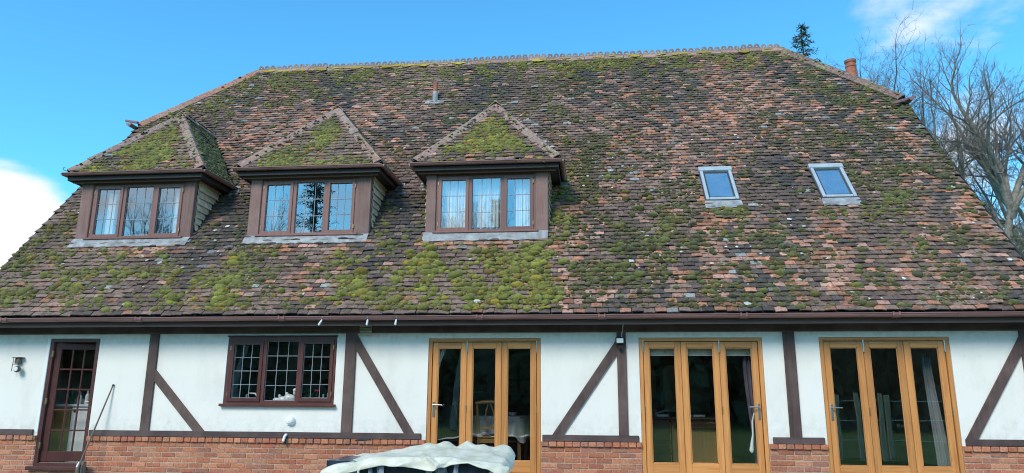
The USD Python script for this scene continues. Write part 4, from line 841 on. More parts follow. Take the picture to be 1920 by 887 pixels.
curtain('white curtain in the left light of the leftmost dormer window', -8.64, -8.47, .94, 3.93, 4.80, 'fabric_white', 5)
curtain('white curtain in the right light of the leftmost dormer window', -7.36, -7.20, .94, 3.93, 4.88, 'fabric_white', 5)
curtain('pale net curtain in the left light of the middle dormer window', -5.66, -5.42, .95, 3.93, 4.90, 'fabric_blue', 5)
curtain('pale net curtain across the centre light of the middle dormer window', -5.0, -4.86, .97, 3.93, 4.50, 'fabric_blue', 6)
curtain('white net curtain in the left light of the rightmost dormer window', -2.55, -2.02, .95, 3.93, 4.90, 'fabric_white', 9)
curtain('white net curtain across the centre light of the rightmost dormer window', -1.98, -1.52, .97, 3.93, 4.90, 'fabric_white', 8)
curtain('white curtain in the right light of the rightmost dormer window', -1.24, -.92, .95, 3.93, 4.90, 'fabric_white', 7)
curtain('pale curtain swept aside at the top left of the dining room doors', -2.36, -2.22, .22, 1.66, 2.02, 'fabric_white', 3, gather=(-2.36, -2.32))
curtain('narrow cream curtain at the left edge of the study doors', .76, .84, .24, .3, 1.86, 'fabric_cream', 2, gather=(.76, .79))
curtain('lilac grey curtain at the right edge of the study doors', 2.20, 2.42, .26, .16, 1.84, 'fabric_purple', 4, gather=(2.30, 2.42))
curtain('long grey curtain at the right side of the lounge doors', 4.78, 4.90, .42, .18, 1.88, 'fabric_grey', 4, gather=(4.84, 5.02))
single('tieback', 'cream curtain tieback hanging behind the handle of the study doors', 'tieback', MB().add(*tube([(2.30, .16, 1.02), (2.27, .16, .9), (2.265, .16, .72), (2.245, .16, .6), (2.235, .16, .50), (2.24, .16, .47)], [.008, .014, .012, .022, .034, .016], 8)), 'fabric_white', smooth=50)
t = thing('roller_blind', 'cream roller blind drawn down a little behind the study doors', 'blind')
obj(t, 'cloth', B(.75, 2.40, .165, .172, 1.83, 2.0), 'fabric_cream'); obj(t, 'roller', MB().add(*tube([(.75, .19, 2.0), (2.40, .19, 2.0)], .025, 10)), 'fabric_cream', smooth=40)
# dining room
t = thing('dining_table', 'dining table under the white cloth behind the left folding doors', 'table')
obj(t, 'tabletop', B(-2.05, -1.16, 1.55, 2.95, .885, .915), 'pine')
for x in (-1.98, -1.23):
    for y in (1.65, 2.85): obj(t, 'leg', B(x-.03, x+.03, y-.03, y+.03, .145, .885), 'pine')
nb_ = 120; pts = []
per = np.linspace(0, 1, nb_, endpoint=False); cxx, cyy = -1.605, 2.25
def rim(w, l): 
    o = []
    for p_ in per:
        a_ = p_*2*pi; c_, s_ = math.cos(a_), math.sin(a_); k_ = 1/max(abs(c_)/w, abs(s_)/l); k2 = 1/((abs(c_)/w)**7+(abs(s_)/l)**7)**(1/7); o.append((c_*k2, s_*k2))
    return np.array(o)
R0_ = rim(.47, .73); rows_ = []
for j in range(7):
    w_ = j/6; fl_ = .022*np.sin(per*2*pi*19)*w_+.012*np.sin(per*2*pi*31+1)*w_; sc = 1+.05*w_+fl_
    cor = np.exp(-((np.abs(R0_[:, 0])/.47+np.abs(R0_[:, 1])/.73-1.85)/.16)**2)*.13*w_
    rows_.append(np.stack([cxx+R0_[:, 0]*sc, cyy+R0_[:, 1]*sc, .925-.31*w_-cor+0*per], 1))
V = np.vstack(rows_+[[[cxx, cyy, .926]]]); F = [[j*nb_+i, j*nb_+(i+1) % nb_, (j+1)*nb_+(i+1) % nb_, (j+1)*nb_+i] for j in range(6) for i in range(nb_)]
single('tablecloth', 'white tablecloth hanging in folds from the dining table', 'tablecloth', MB().add(V, np.array(F)[:, ::-1]).add(V, [[nb_*7, i, (i+1) % nb_] for i in range(nb_)]), 'fabric_white', smooth=35)
def chair(label, x, y, rot):
    t = thing('dining_chair', label, 'chair', group='dining chairs', loc=(x, y, .145), rotz=rot)
    for s in (-1, 1):
        obj(t, 'back_leg', MB().add(*tube([(s*.19, .0, 0), (s*.19, .0, .45), (s*.20, -.04, .75), (s*.205, -.12, 1.0)], [.022, .024, .022, .018], 8)), 'pine', smooth=50)
        obj(t, 'front_leg', MB().add(*tube([(s*.19, .42, 0), (s*.19, .42, .44)], [.018, .024], 8)), 'pine', smooth=50)
    obj(t, 'seat', B(-.215, .215, -.01, .45, .44, .475, c=.012), 'pine'); obj(t, 'cushion', B(-.19, .19, .01, .42, .476, .505, c=.014), 'navy_plastic')
    obj(t, 'seat_rail', B(-.19, .19, -.012, .012, .36, .43), 'pine')
    obj(t, 'top_rail', MB().add(*tube([(-.225, -.115, .985), (-.1, -.135, 1.01), (.1, -.135, 1.01), (.225, -.115, .985)], .026, 8)), 'pine', smooth=50)
    obj(t, 'cross_rail', B(-.19, .19, -.025, .0, .58, .62), 'pine')
    for s in (-1, 1): obj(t, 'splat', MB().add(*tube([(s*.02, -.02, .61), (s*.075, -.05, .74), (s*.06, -.085, .86), (s*.015, -.125, .99)], .012, 6)), 'pine', smooth=50)
chair('oak dining chair with lyre back facing the white table', -1.66, 1.18, 0)
chair('oak dining chair seen side on at the left end of the white table', -2.18, 1.62, -95)
single('bowl', 'small white bowl on the dining table cloth', 'bowl', MB().add(*lathe([(.0, .0), (.035, 0), (.075, .04), (.085, .06), (.078, .06), (.0, .02)], 18, (-1.36, 1.75, .93))), 'ceramic_white', smooth=40)
t = thing('display_cabinet', 'dark cabinet with leaded glass doors at the back of the dining room', 'cabinet')
obj(t, 'carcass', MB().add(*cbox(-2.0, -.95, 3.75, 4.1, .145, 2.1)), 'dark_furniture')
for x in (-1.93, -1.68, -1.43, -1.18):
    for z0, z1 in ((1.30, 1.58), (1.62, 1.92)): obj(t, 'leaded_pane', B(x, x+.2, 3.735, 3.745, z0, z1), 'leaded_print')
# study
t = thing('desk', 'brown wooden pedestal desk with drawers behind the middle folding doors', 'desk')
obj(t, 'top', B(.84, 2.10, 1.35, 2.1, .90, .935), 'dark_furniture')
obj(t, 'pedestal', B(.88, 1.22, 1.40, 2.05, .145, .90), 'dark_furniture'); obj(t, 'panel', B(1.26, 2.06, 1.46, 1.49, .145, .90), 'pine')
for i in range(4): obj(t, 'drawer', B(1.225, 1.24, 1.42, 2.0, .20+i*.17, .35+i*.17), 'pine')
obj(t, 'drawer', B(1.30, 2.02, 1.385, 1.40, .76, .87), 'dark_furniture')
for i, (x, z, w_, r_, lb) in enumerate(((1.10, .94, .20, 12, 'untidy white papers on the left end of the desk'), (1.50, .938, .16, 0, 'flat white book on the middle of the desk'), (1.70, .938, .18, 4, 'second white book on the desk, to the right'))):
    t = thing('papers' if i == 0 else 'book', lb, 'papers' if i == 0 else 'book', loc=(x, 1.55, z), rotz=r_)
    obj(t, 'block', B(-w_/2, w_/2, -.11, .11, 0, .035, c=.006), 'fabric_white')
    if i == 0: obj(t, 'sheet', MB().add(*bar((-.12, 0, .045), (.13, .02, .11), .2, .004, .001, up=(0, 0, 1))), 'fabric_white')
t = thing('picture', 'small pale blue panel in place of a daylit window at the back of the study', 'picture')
obj(t, 'picture_frame', B(1.02, 1.36, 3.56, 3.60, 1.05, 1.36), 'dark_furniture'); obj(t, 'print', B(1.05, 1.33, 3.55, 3.559, 1.08, 1.33), 'window_blue')  # blue sheet imitates daylight in a far window, no real picture
t = thing('bookcase', 'tall dark arched bookcase at the back of the study', 'bookcase')
obj(t, 'carcass', B(.75, 2.3, 3.62, 4.0, .145, 2.2), 'dark_furniture')
for x in (.85, 1.35, 1.85):
    arch = Polygon([(x, 1.0), (x+.36, 1.0), (x+.36, 1.75)]+[(x+.18+.18*math.cos(a_), 1.75+.14*math.sin(a_)) for a_ in np.linspace(0, pi, 9)]+[(x, 1.75)])
    obj(t, 'arched_door', slab_xz(arch, 3.608, 3.618), 'leaded_print' if x > 1.5 else 'room_plaster')
# kitchen
t = thing('kitchen_units', 'pine kitchen cupboard and worktop seen through the back door', 'cupboard')
obj(t, 'worktop', B(-9.3, -7.55, .36, 1.0, 1.04, 1.08), 'ceramic_white'); obj(t, 'cupboard_door', B(-9.2, -8.42, .40, .9, .145, 1.035), 'pine'); obj(t, 'wall_cupboard', B(-9.2, -7.6, 1.1, 1.45, 1.62, 2.25), 'dark_furniture')
obj(t, 'knob', MB().add(*tube([(-8.47, .40, .8), (-8.47, .37, .8)], .015, 8)), 'pine')
t = thing('dishwasher', 'white appliance under the worktop seen through the back door', 'appliance')
obj(t, 'front', B(-8.40, -7.80, .38, .9, .16, 1.03, c=.02), 'ceramic_white'); obj(t, 'dial', MB().add(*tube([(-8.33, .38, .97), (-8.33, .365, .97)], .02, 10)), 'black_plastic')
for x, h_, mt_, lb in ((-8.47, .26, 'bottle_green', 'dark green bottle on the worktop inside the back door'), (-8.335, .20, 'ceramic_white', 'slim white bottle on the worktop inside the back door'), (-8.20, .22, 'ceramic_white', 'white bottle nearest the handle inside the back door')):
    single('bottle', lb, 'bottle', MB().add(*lathe([(0, 0), (.032, 0), (.034, h_*.55), (.028, h_*.68), (.012, h_*.78), (.012, h_), (0, h_)], 14, (x, .46, 1.08))), mt_, group='bottles on the worktop', smooth=35)
single('washing_up_bowl', 'white washing up bowl on the worktop inside the back door', 'bowl', MB().add(*lathe([(0, 0), (.14, 0), (.17, .08), (.18, .085), (.165, .085), (.13, .01), (0, .01)], 20, (-8.50, .70, 1.08))), 'ceramic_white', smooth=40)
obj(house, 'inner_sill', B(-5.62, -3.90, .09, .30, 1.10, 1.128), 'ceramic_white')
def duck(x, s, lb):
    t = thing('duck_ornament', lb, 'ornament', group='white ducks on the kitchen sill', loc=(x, .16, 1.128), scale=(s, s, s))
    sp = trimesh.creation.icosphere(3, 1.0)
    v = sp.vertices*[.085, .05, .055]; v[:, 2] += .055+np.clip(-v[:, 0], 0, 1)**2*6*.1
    nk, fk = tube([(.05, 0, .07), (.072, 0, .115), (.07, 0, .15)], [.034, .022, .02], 12); hd = sp.vertices*[.034, .028, .028]+[.078, 0, .165]
    obj(t, 'body', MB().add(v, sp.faces).add(nk, fk).add(hd, sp.faces), 'ceramic_white', smooth=60); obj(t, 'bill', MB().add(*tube([(.105, 0, .162), (.135, 0, .156)], [.012, .005], 8)), 'pine')
duck(-4.86, .62, 'smallest white duck ornament on the kitchen sill'); duck(-4.76, .8, 'middle sized white duck ornament on the kitchen sill'); duck(-4.65, 1.1, 'largest white duck ornament on the kitchen sill')
t = thing('flower_vase', 'red flower in a small pot on the kitchen sill', 'flower', loc=(-4.22, .17, 1.128))
obj(t, 'pot', MB().add(*lathe([(0, 0), (.03, 0), (.042, .08), (.036, .08), (0, .06)], 14)), 'earthenware', smooth=40); obj(t, 'stem', MB().add(*tube([(0, 0, .06), (.004, 0, .16)], .004, 6)), 'leaf_green')
fl_ = MB()
for a_ in np.linspace(0, 2*pi, 8)[:-1]: v, f = lathe([(0, -.02), (.018, 0), (0, .02)], 8); fl_.add(v+[.022*math.cos(a_), .022*math.sin(a_), .175], f)
obj(t, 'petals', fl_, 'red_petal')
t = thing('pot_plant', 'small leafy green plant on the kitchen sill', 'plant', loc=(-4.36, .17, 1.128))
obj(t, 'pot', MB().add(*lathe([(0, 0), (.03, 0), (.04, .07), (.034, .07), (0, .05)], 14)), 'earthenware', smooth=40); lf = MB(); rl_ = np.random.default_rng(2)
for i in range(40):
    c_ = rl_.normal(0, 1, 3)*[.035, .03, .04]+[0, 0, .12]; e1 = rl_.normal(0, 1, 3); e1 /= np.linalg.norm(e1); e2 = np.cross(e1, rl_.normal(0, 1, 3)); e2 /= np.linalg.norm(e2); lf.add([c_-e1*.02, c_+e2*.009, c_+e1*.02, c_-e2*.009], [[0, 1, 2, 3]])
obj(t, 'foliage', lf, 'leaf_green', kind='stuff')
for x, h_, lb in ((-4.11, .13, 'slim pale figure on the right of the kitchen sill'), (-4.04, .15, 'taller pale figure at the right end of the kitchen sill')):
    single('figurine', lb, 'ornament', MB().add(*lathe([(0, 0), (.024, 0), (.018, h_*.4), (.012, h_*.62), (.018, h_*.75), (.012, h_*.92), (0, h_)], 12, (x, .16, 1.128))), 'fabric_blue', group='figures on the kitchen sill', smooth=50)
t = thing('sink_tap', 'white kitchen tap seen in the left light of the kitchen window', 'tap')
obj(t, 'spout', MB().add(*tube([(-5.44, .36, 1.10), (-5.44, .36, 1.24), (-5.40, .36, 1.265), (-5.30, .36, 1.26), (-5.25, .36, 1.20)], .013, 10)), 'ceramic_white', smooth=50); obj(t, 'sink', B(-5.6, -5.0, .32, .75, 1.05, 1.155, c=.02), 'ceramic_white')

# ------------------------------------------------------------------ moss and lichen
rm_ = np.random.default_rng(77)
ico = trimesh.creation.icosphere(1, 1.0); iv, if_ = np.array(ico.vertices), np.array(ico.faces); upm = iv[:, 2] > -.30
fk_ = if_[upm[if_].all(1)]; used = np.unique(fk_); mp_ = -np.ones(len(iv), int); mp_[used] = np.arange(len(used)); bv, bf = iv[used], mp_[fk_]
variants = []
for k in range(6):
    nn_ = np.asarray(snoise(bv*1.6+k*9.1)); n2_ = np.asarray(snoise(bv*4.1+k*3.7)); variants.append(bv*(1+.30*nn_+.14*n2_)[:, None])
VARS = np.array(variants)
def clump(O, u, v, n, U, Sv, r, tint, h=.75, off=.03):
    k = len(U); w = VARS[rm_.integers(0, 6, k)]; a = rm_.uniform(0, 2*pi, k); c, s = np.cos(a)[:, None], np.sin(a)[:, None]
    x = (w[..., 0]*c-w[..., 1]*s)*(r*rm_.uniform(1.0, 1.5, k))[:, None]; y = (w[..., 0]*s+w[..., 1]*c)*(r*rm_.uniform(.75, 1.05, k))[:, None]; z = w[..., 2]*(r*h*rm_.uniform(.75, 1.2, k))[:, None]
    P = np.asarray(O)+(U[:, None]+x)[..., None]*u+(Sv[:, None]+y)[..., None]*v+(off+z)[..., None]*n
    lum = (.62+.50*np.clip(w[..., 2], -.3, 1))          # colour darkens towards cushion bases, painting shade into the gaps between
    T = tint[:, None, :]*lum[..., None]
    return P.reshape(-1, 3), (bf[None]+np.arange(k)[:, None, None]*len(bv)).reshape(-1, 3), T.reshape(-1, 3)
def moss_tint(b, rng):
    b = np.clip(b, 0, 1)[:, None]; n = len(b)
    t = np.array([.060, .067, .032])*(1-b)+np.array([.235, .232, .036])*b
    j = rng.normal(0, 1, (n, 1)); t = t*np.clip(1+.20*j, .55, 1.5)
    yl = rng.random((n, 1)) < .22; t = np.where(yl, t*np.array([1.30, .98, .8]), t); return np.where(rng.random((n, 1)) < .15, t*np.array([.85, .75, .85]), t)
mm = MB()
N = 230000
cx = rm_.uniform(VL, VR, N); cs_ = np.floor(rm_.uniform(0, 87, N))*GA + np.abs(rm_.normal(0, .03, N))
wgt, bri = np.zeros(N), np.zeros(N)
for Xb, Sb, rx, rs, a, b in MOSS:
    g = a*np.exp(-(((cx-Xb)/rx)**2+((cs_-Sb)/rs)**2)*.8); wgt += g; bri += g*b
patch = np.asarray(sfbm(np.stack([cx*1.1, cs_*1.1, 0*cx], -1), 3, 4)); fine_ = np.asarray(snoise(np.stack([cx*4, cs_*4, 0*cx+5], -1)))
base = np.clip(.52+1.2*patch, .14, 1.0)*np.where(cx > -.8, 1.0, .7)
top_ = np.clip((cs_-7.6)/1.1, 0, 1)
base = base + .42*top_ + .05*(cx > 0)*(cs_ < 3.8)
bri = (bri + base*(.28+.25*top_))/(wgt+base+1e-6)*np.where((cx > -.3) & (cs_ < 6.5), .72, 1.0)
dk = np.clip(blobs(DARK, cx, cs_), 0, 1); oc = np.clip(blobs(ORANGE, cx, cs_), 0, 1)
wgt = (wgt*1.15+base)*(1-.75*dk)*(1-.45*oc)*np.clip(.75+1.5*fine_, .08, 1.7)
ok = rm_.random(N) < wgt*np.where(cx > -.5, .34, .32)
Pz = roof_pt(cx, cs_)
xl = np.where(cs_ < SH, VL, VL+(HIPL-VL)*(cs_-SH)/(SR-SH)); xr = np.where(cs_ < SH, VR, VR+(HIPR-VR)*(cs_-SH)/(SR-SH)); ok &= (cx > xl+.02) & (cx < xr-.02) & (cs_ > .06)
for d in DORM:
    ax = np.abs(cx-d['xc']); zd = dorm_z(d, cx, Pz[:, 1]); ok &= ~((ax < d['pw']+.03) & (cs_ > 1.66) & (Pz[:, 2] < zd+.05)); ok &= ~((ax < d['hw']) & (Pz[:, 2] > DZ) & (Pz[:, 2] < zd+.03))
for a, b in SKYL: ok &= ~((cx > a-.05) & (cx < b+.05) & (cs_ > SK0-.2) & (cs_ < SK1+.04))
cx, cs2, bri = cx[ok], cs_[ok], bri[ok]
rr = np.clip(rm_.lognormal(math.log(.0150), .50, len(cx)), .007, .05)*(.85+.85*np.clip(bri, 0, 1))*np.where(cx > .4, np.where(cs2 < 3.6, 1.12, .85), 1.0)*np.clip(1.1-.04*cs2, .7, 1.1)
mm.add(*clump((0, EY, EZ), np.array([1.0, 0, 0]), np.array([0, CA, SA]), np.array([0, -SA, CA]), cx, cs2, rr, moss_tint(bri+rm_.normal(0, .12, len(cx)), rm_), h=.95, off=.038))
for O, u, v_, n_, U, Sv, dens in dorm_planes:
    k = int(len(U)*30.0*dens); i = rm_.integers(0, len(U), k); pu = U[i]+rm_.uniform(-.09, .09, k); ps = Sv[i]+np.abs(rm_.normal(0, .035, k))
    q = O+pu[:, None]*u+ps[:, None]*v_; nz_ = np.asarray(snoise(q*1.9)); hd = 1.0 if abs(n_[0]) > .1 else None
    T_ = -U.min()/CA; dh = (-U.min())*(1-ps/T_)-np.abs(pu) if hd is None else np.full(k, 1.0)
    pk = rm_.random(k) < np.clip(.62+1.3*nz_, .08, 1.0)*np.where(dh < .20, .45, 1.0)*(dh > .07); pu, ps = pu[pk], ps[pk]
    b_ = np.clip(.62+.34*np.asarray(snoise(q[pk]*3.1))+rm_.normal(0, .15, pk.sum()), 0, 1)*(1 if abs(n_[0]) < .1 else .7)
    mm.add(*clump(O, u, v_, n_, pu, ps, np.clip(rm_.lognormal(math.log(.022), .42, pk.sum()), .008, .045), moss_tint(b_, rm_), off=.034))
def hip_moss(p0, p1, nrm, k, spread, b0):
    p0, p1, nrm = (np.asarray(a_, float) for a_ in (p0, p1, nrm)); L_ = (p1-p0)/np.linalg.norm(p1-p0); nrm = nrm-L_*(nrm@L_); nrm /= np.linalg.norm(nrm); sd = np.cross(L_, nrm)
    t_ = rm_.random(k); o_ = rm_.normal(0, spread, k); o_ = np.where(np.abs(o_) < .035, o_+np.sign(o_)*.05, o_); O_ = p0+t_[:, None]*(p1-p0)+o_[:, None]*sd-(np.abs(o_)/.115)[:, None]**1.35*.09*nrm
    nz_ = snoise(O_*2.3); ok_ = rm_.random(k) < np.clip(.55+1.6*nz_, .05, 1); O_ = O_[ok_]; m_ = ok_.sum()
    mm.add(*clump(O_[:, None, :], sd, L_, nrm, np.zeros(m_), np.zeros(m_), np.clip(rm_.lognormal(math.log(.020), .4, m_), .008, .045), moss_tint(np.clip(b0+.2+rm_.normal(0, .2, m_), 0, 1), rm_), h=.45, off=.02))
for d in DORM:
    for s in (-1, 1): hip_moss((d['xc']+s*d['hw'], DY, DZ+.065), (d['xc'], DY+d['hw'], DZ+d['hw']*TA+.065), (s*.62, -.62, 1.0), 150, .10, .35)
hip_moss((VR, yh, EZ+SH*SA+.1), (HIPR, 5.1, zr+.09), (.42, -.5, 1.0), 420, .12, .35); hip_moss((VL, yh, EZ+SH*SA+.1), (HIPL, 5.1, zr+.09), (-.42, -.5, 1.0), 160, .12, .3)
obj('/World', 'moss', mm, 'moss', smooth=True, tint=True, kind='stuff', label='cushions of green moss growing all over the clay roof tiles', category='moss')
# pale lichen discs
K = 2600; lx = rm_.uniform(VL+.1, VR-.1, K); lsr = rm_.uniform(.05, 6.0, K)
pw_ = .10+.9*np.clip(blobs(PALE, lx, lsr)*2.2, 0, 1); kp = rm_.random(K) < pw_
Pq = roof_pt(lx, lsr)
for d in DORM: kp &= ~((np.abs(lx-d['xc']) < d['hw']+.05) & (lsr > 1.66) & (Pq[:, 2] < dorm_z(d, lx, Pq[:, 1])+.05))
for a, b in SKYL: kp &= ~((lx > a-.08) & (lx < b+.08) & (lsr > SK0-.25) & (lsr < SK1+.08))
lx, lsr = lx[kp], lsr[kp]; lsr = np.floor(lsr/GA)*GA+rm_.uniform(.015, .06, len(lx)); lm = MB()
g = np.linspace(0, 2*pi, 10)[:-1]
for x, s in zip(lx, lsr):
    r = np.clip(rm_.lognormal(math.log(.0155), .5), .006, .045); rad = r*(1+.3*rm_.normal(0, 1, 9)*.6); cc = roof_pt(x, s, .050-.012*(s % GA)/GA*2)
    ring = np.stack([x+rad*1.15*np.cos(g), s+rad*np.sin(g), np.full(9, .045-.2*0)], 1)
    hh = .059-(ring[:, 1]-np.floor(s/GA)*GA)*.12
    V = np.vstack([roof_pt(ring[:, 0], ring[:, 1], hh), roof_pt(x, s, .062-(s-np.floor(s/GA)*GA)*.12)])
    lm.add(V, [[9, i, (i+1) % 9] for i in range(9)], np.array([.62, .63, .60])*rm_.uniform(.5, 1.1))
obj('/World', 'lichen', lm, 'lichen', tint=True, kind='stuff', label='pale round lichen spots scattered over the clay roof tiles', category='lichen')
# yellow lichen crusts on the left end of the ridge and on the dormer hips
ym = MB()
yc = [(-8.0+i*.16+rm_.normal(0, .05), rm_.uniform(.0, 1)) for i in range(24)]+[(rm_.uniform(-6, 4.2), rm_.uniform(0, 1)) for i in range(26)]+[(x, rm_.uniform(0, 1)) for x in (-4.2, -3.9, -2.4, -1.1, .3)]
for x, w_ in yc:
    r = rm_.uniform(.04, .10); th_ = rm_.uniform(.55, .95); c_ = np.array([x, 5.1-.165*th_, zr+.06-.155*th_**1.3]); nrm_ = np.array([0, -.75, .66]); up_ = np.array([0, .66, .75])
    rad = r*(1+.25*rm_.normal(0, 1, 9)); V = np.vstack([c_+np.stack([rad*1.5*np.cos(g), 0*g, 0*g], 1)+(rad*.7*np.sin(g))[:, None]*up_+nrm_*.018, [c_+nrm_*.03]])
    ym.add(V, [[9, i, (i+1) % 9] for i in range(9)], np.array([.46, .33, .075])*rm_.uniform(.6, 1.05))
obj('/World', 'yellow_lichen', ym, 'lichen', tint=True, kind='stuff', label='yellow lichen crusts along the crested ridge', category='lichen')

# ------------------------------------------------------------------ ground
def struct(name, m, mt): obj('/World', name, m, mt, kind='structure')
struct('patio', B(-12, 9, -3.6, -.0, -.30, -.10), 'paving')
n_ = 60; gx, gy = np.meshgrid(np.linspace(-1, 1, n_), np.linspace(-1, 1, n_), indexing='ij'); gx, gy = np.sign(gx)*np.abs(gx)**2.2*500, np.sign(gy)*np.abs(gy)**2.2*500
gz = -.34 - .12*np.clip((-gy-3)/8, 0, 1) + .25*np.asarray(snoise(np.stack([gx.ravel()*.03, gy.ravel()*.03, 0*gx.ravel()], -1))).reshape(gx.shape)*np.clip((np.hypot(gx, gy)-25)/30, 0, 1)
struct('lawn', MB().add(np.stack([gx, gy, gz], -1).reshape(-1, 3), [[i*n_+j, (i+1)*n_+j, (i+1)*n_+j+1, i*n_+j+1] for i in range(n_-1) for j in range(n_-1)]), 'grass')

# ------------------------------------------------------------------ bare trees
def branching(seed, height, trunk_h, r0, spread=1.0, low=1, tips=.66, limbs=5):
    "trunk, limbs, branches and twigs, each dividing into finer ones: two meshes, trunk with limbs and the crown"
    r = np.random.default_rng(seed); trunk, crown = MB(), MB()
    bc = np.array([.29, .255, .22]); tc = np.array([.20, .165, .145])
    wob = [.05, .13, .17, .20, .22, .24]; kids = [0, 6, 6, 5, 4, 0]; up = [.02, .075, .06, .05, .04, .03]
    def perp(d):
        q = np.cross(d, r.normal(0, 1, 3)); return q/(np.linalg.norm(q)+1e-9)
    def branch(p, d, L, rad, lev):
        n = max(3, int(L/(.55 if lev < 2 else .32 if lev < 4 else .2))); P = [p]; D = [d]; dd = d.copy()
        for k in range(n):
            dd = dd + r.normal(0, wob[lev], 3) + [0, 0, up[lev]]; dd /= np.linalg.norm(dd); P.append(P[-1]+dd*L/n); D.append(dd)
        P = np.array(P); R_ = rad*np.linspace(1, .42 if lev < 4 else .5, n+1)
        v, f = tube(P, R_, 8 if lev == 0 else 6 if lev == 1 else 4 if lev == 2 else 3, caps=False)
        k_ = np.clip((rad-.02)/.10, 0, 1); (trunk if lev < 2 else crown).add(v, f, tc*(1-k_)+bc*k_)
        if lev >= 5 or lev == 0: return P, D, R_
        m = kids[lev] if lev < 3 else r.poisson(kids[lev]*tips)
        for t in np.sort(r.uniform(.22, 1.0, m)):
            q = t*n; a = min(int(q), n-1); c = P[a]+(P[a+1]-P[a])*(q-a); ang = r.uniform(.45, .95); nd = D[a]*math.cos(ang)+perp(D[a])*math.sin(ang); nd[2] += .10; nd /= np.linalg.norm(nd)
            branch(c, nd, max(.22, L*r.uniform(.38, .60)*(1.2-.45*t)), max(.0042, np.interp(q, range(n+1), R_)*.55), lev+1)
        ang = r.uniform(.1, .3); nd = D[-1]*math.cos(ang)+perp(D[-1])*math.sin(ang); branch(P[-1], nd, max(.22, L*.52), max(.0042, R_[-1]*.9), lev+1)
    P, D, R_ = branch(np.zeros(3), np.array([r.normal(0, .03), r.normal(0, .03), 1.0]), trunk_h, r0, 0)
    L = (height-trunk_h)*.58
    for k in range(limbs):
        a = k*2*pi/limbs+r.uniform(-.4, .4); tilt = r.uniform(.30, .72)*spread if k else .12; d = np.array([math.cos(a)*math.sin(tilt), math.sin(a)*math.sin(tilt), math.cos(tilt)]); b = P[-1]-[0, 0, r.uniform(0, .5)*(k > 0)]
        branch(b, d, L*r.uniform(.85, 1.1), r0*r.uniform(.42, .58), 1)
    for k in range(low):
        a = r.uniform(0, 2*pi); q = r.uniform(.62, .9)*(len(P)-1); c = P[int(q)]; branch(c, np.array([math.cos(a)*.8, math.sin(a)*.8, .62]), L*r.uniform(.55, .75), r0*.3, 1)
    return trunk, crown
def bare_tree(label, loc, made, group=None, rotz=0, name='bare_tree'):
    t = thing(name, label, 'tree', loc=loc, rotz=rotz, group=group)
    obj(t, 'trunk', made[0], 'bark', tint=True, smooth=True); obj(t, 'crown', made[1], 'bark', tint=True, kind='stuff'); return t
G = -.34
# the forked tree with the thick grey stem, furthest right in view, and its neighbours
oak1 = branching(3, 14.8, 8.4, .25, low=2, limbs=6, spread=1.15); bare_tree('bare tree with one thick grey stem, furthest right behind the roof edge', (14.25, 16, G), oak1)
oak2 = branching(12, 14.9, 7.8, .22, spread=1.25, low=2, limbs=7); bare_tree('bare tree with limbs fanning out just right of the roof verge', (12.75, 16.6, G), oak2)
oak3 = branching(14, 16.6, 9.2, .19, low=2, limbs=8, spread=1.4); bare_tree('slender bare tree nearest the chimney pot behind the right hip', (11.85, 20.0, G), oak3)
oak4 = branching(23, 14.2, 7.0, .20, low=2); bare_tree('bare tree half cut off by the right edge behind the thick stem', (17.6, 18.5, G), oak4)
# low twiggy thicket behind
def thicket(seed, label, loc, hgt, wid, n, tone):
    r = np.random.default_rng(seed); cr = MB(); st = MB(); P0 = []
    for k in range(n):
        b = np.array([r.uniform(-wid, wid)*.6, r.uniform(-1, 1), 0]); d = np.array([r.normal(0, .22), r.normal(0, .22), 1.0]); L = hgt*r.uniform(.6, 1.0); p = [b]
        for i in range(9): d = d+r.normal(0, .13, 3)*[1, 1, .3]; d /= np.linalg.norm(d); p.append(p[-1]+d*L/9)
        p = np.array(p); v, f = tube(p, np.linspace(.045, .008, 10), 4, caps=False); st.add(v, f, np.array(tone)*.9)
        for i in range(60):
            q = r.uniform(.2, 1)*9; j = min(int(q), 8); c = p[j]+(p[j+1]-p[j])*(q-j); dd = r.normal(0, 1, 3)*[1, 1, .5]+[0, 0, .5]; dd /= np.linalg.norm(dd); l_ = r.uniform(.4, 1.2); e1 = c+dd*l_; m_ = c+dd*l_*.55+r.normal(0, .08, 3)
            v, f = tube([c, m_, e1], [.010, .007, .003], 3, caps=False); cr.add(v, f, np.array(tone)*r.uniform(.7, 1.2))
            for _ in range(4): c2 = c+(e1-c)*r.uniform(.3, 1); d2 = dd+r.normal(0, .7, 3); d2 /= np.linalg.norm(d2); v, f = tube([c2, c2+d2*r.uniform(.15, .5)], [.006, .003], 3, caps=False); cr.add(v, f, np.array(tone)*r.uniform(.8, 1.3))
    t = thing('thicket', label, 'bush', loc=loc); obj(t, 'stems', st, 'bark', tint=True, kind='stuff'); obj(t, 'twigs', cr, 'bark', tint=True, kind='stuff')
thicket(41, 'pale olive tangle of leafless saplings low at the right edge', (16.6, 15.5, G), 10.6, 3.6, 60, (.26, .25, .17))
thicket(42, 'grey brown leafless undergrowth just behind the right roof verge', (14.4, 22, G), 11.5, 5.0, 60, (.20, .18, .15))
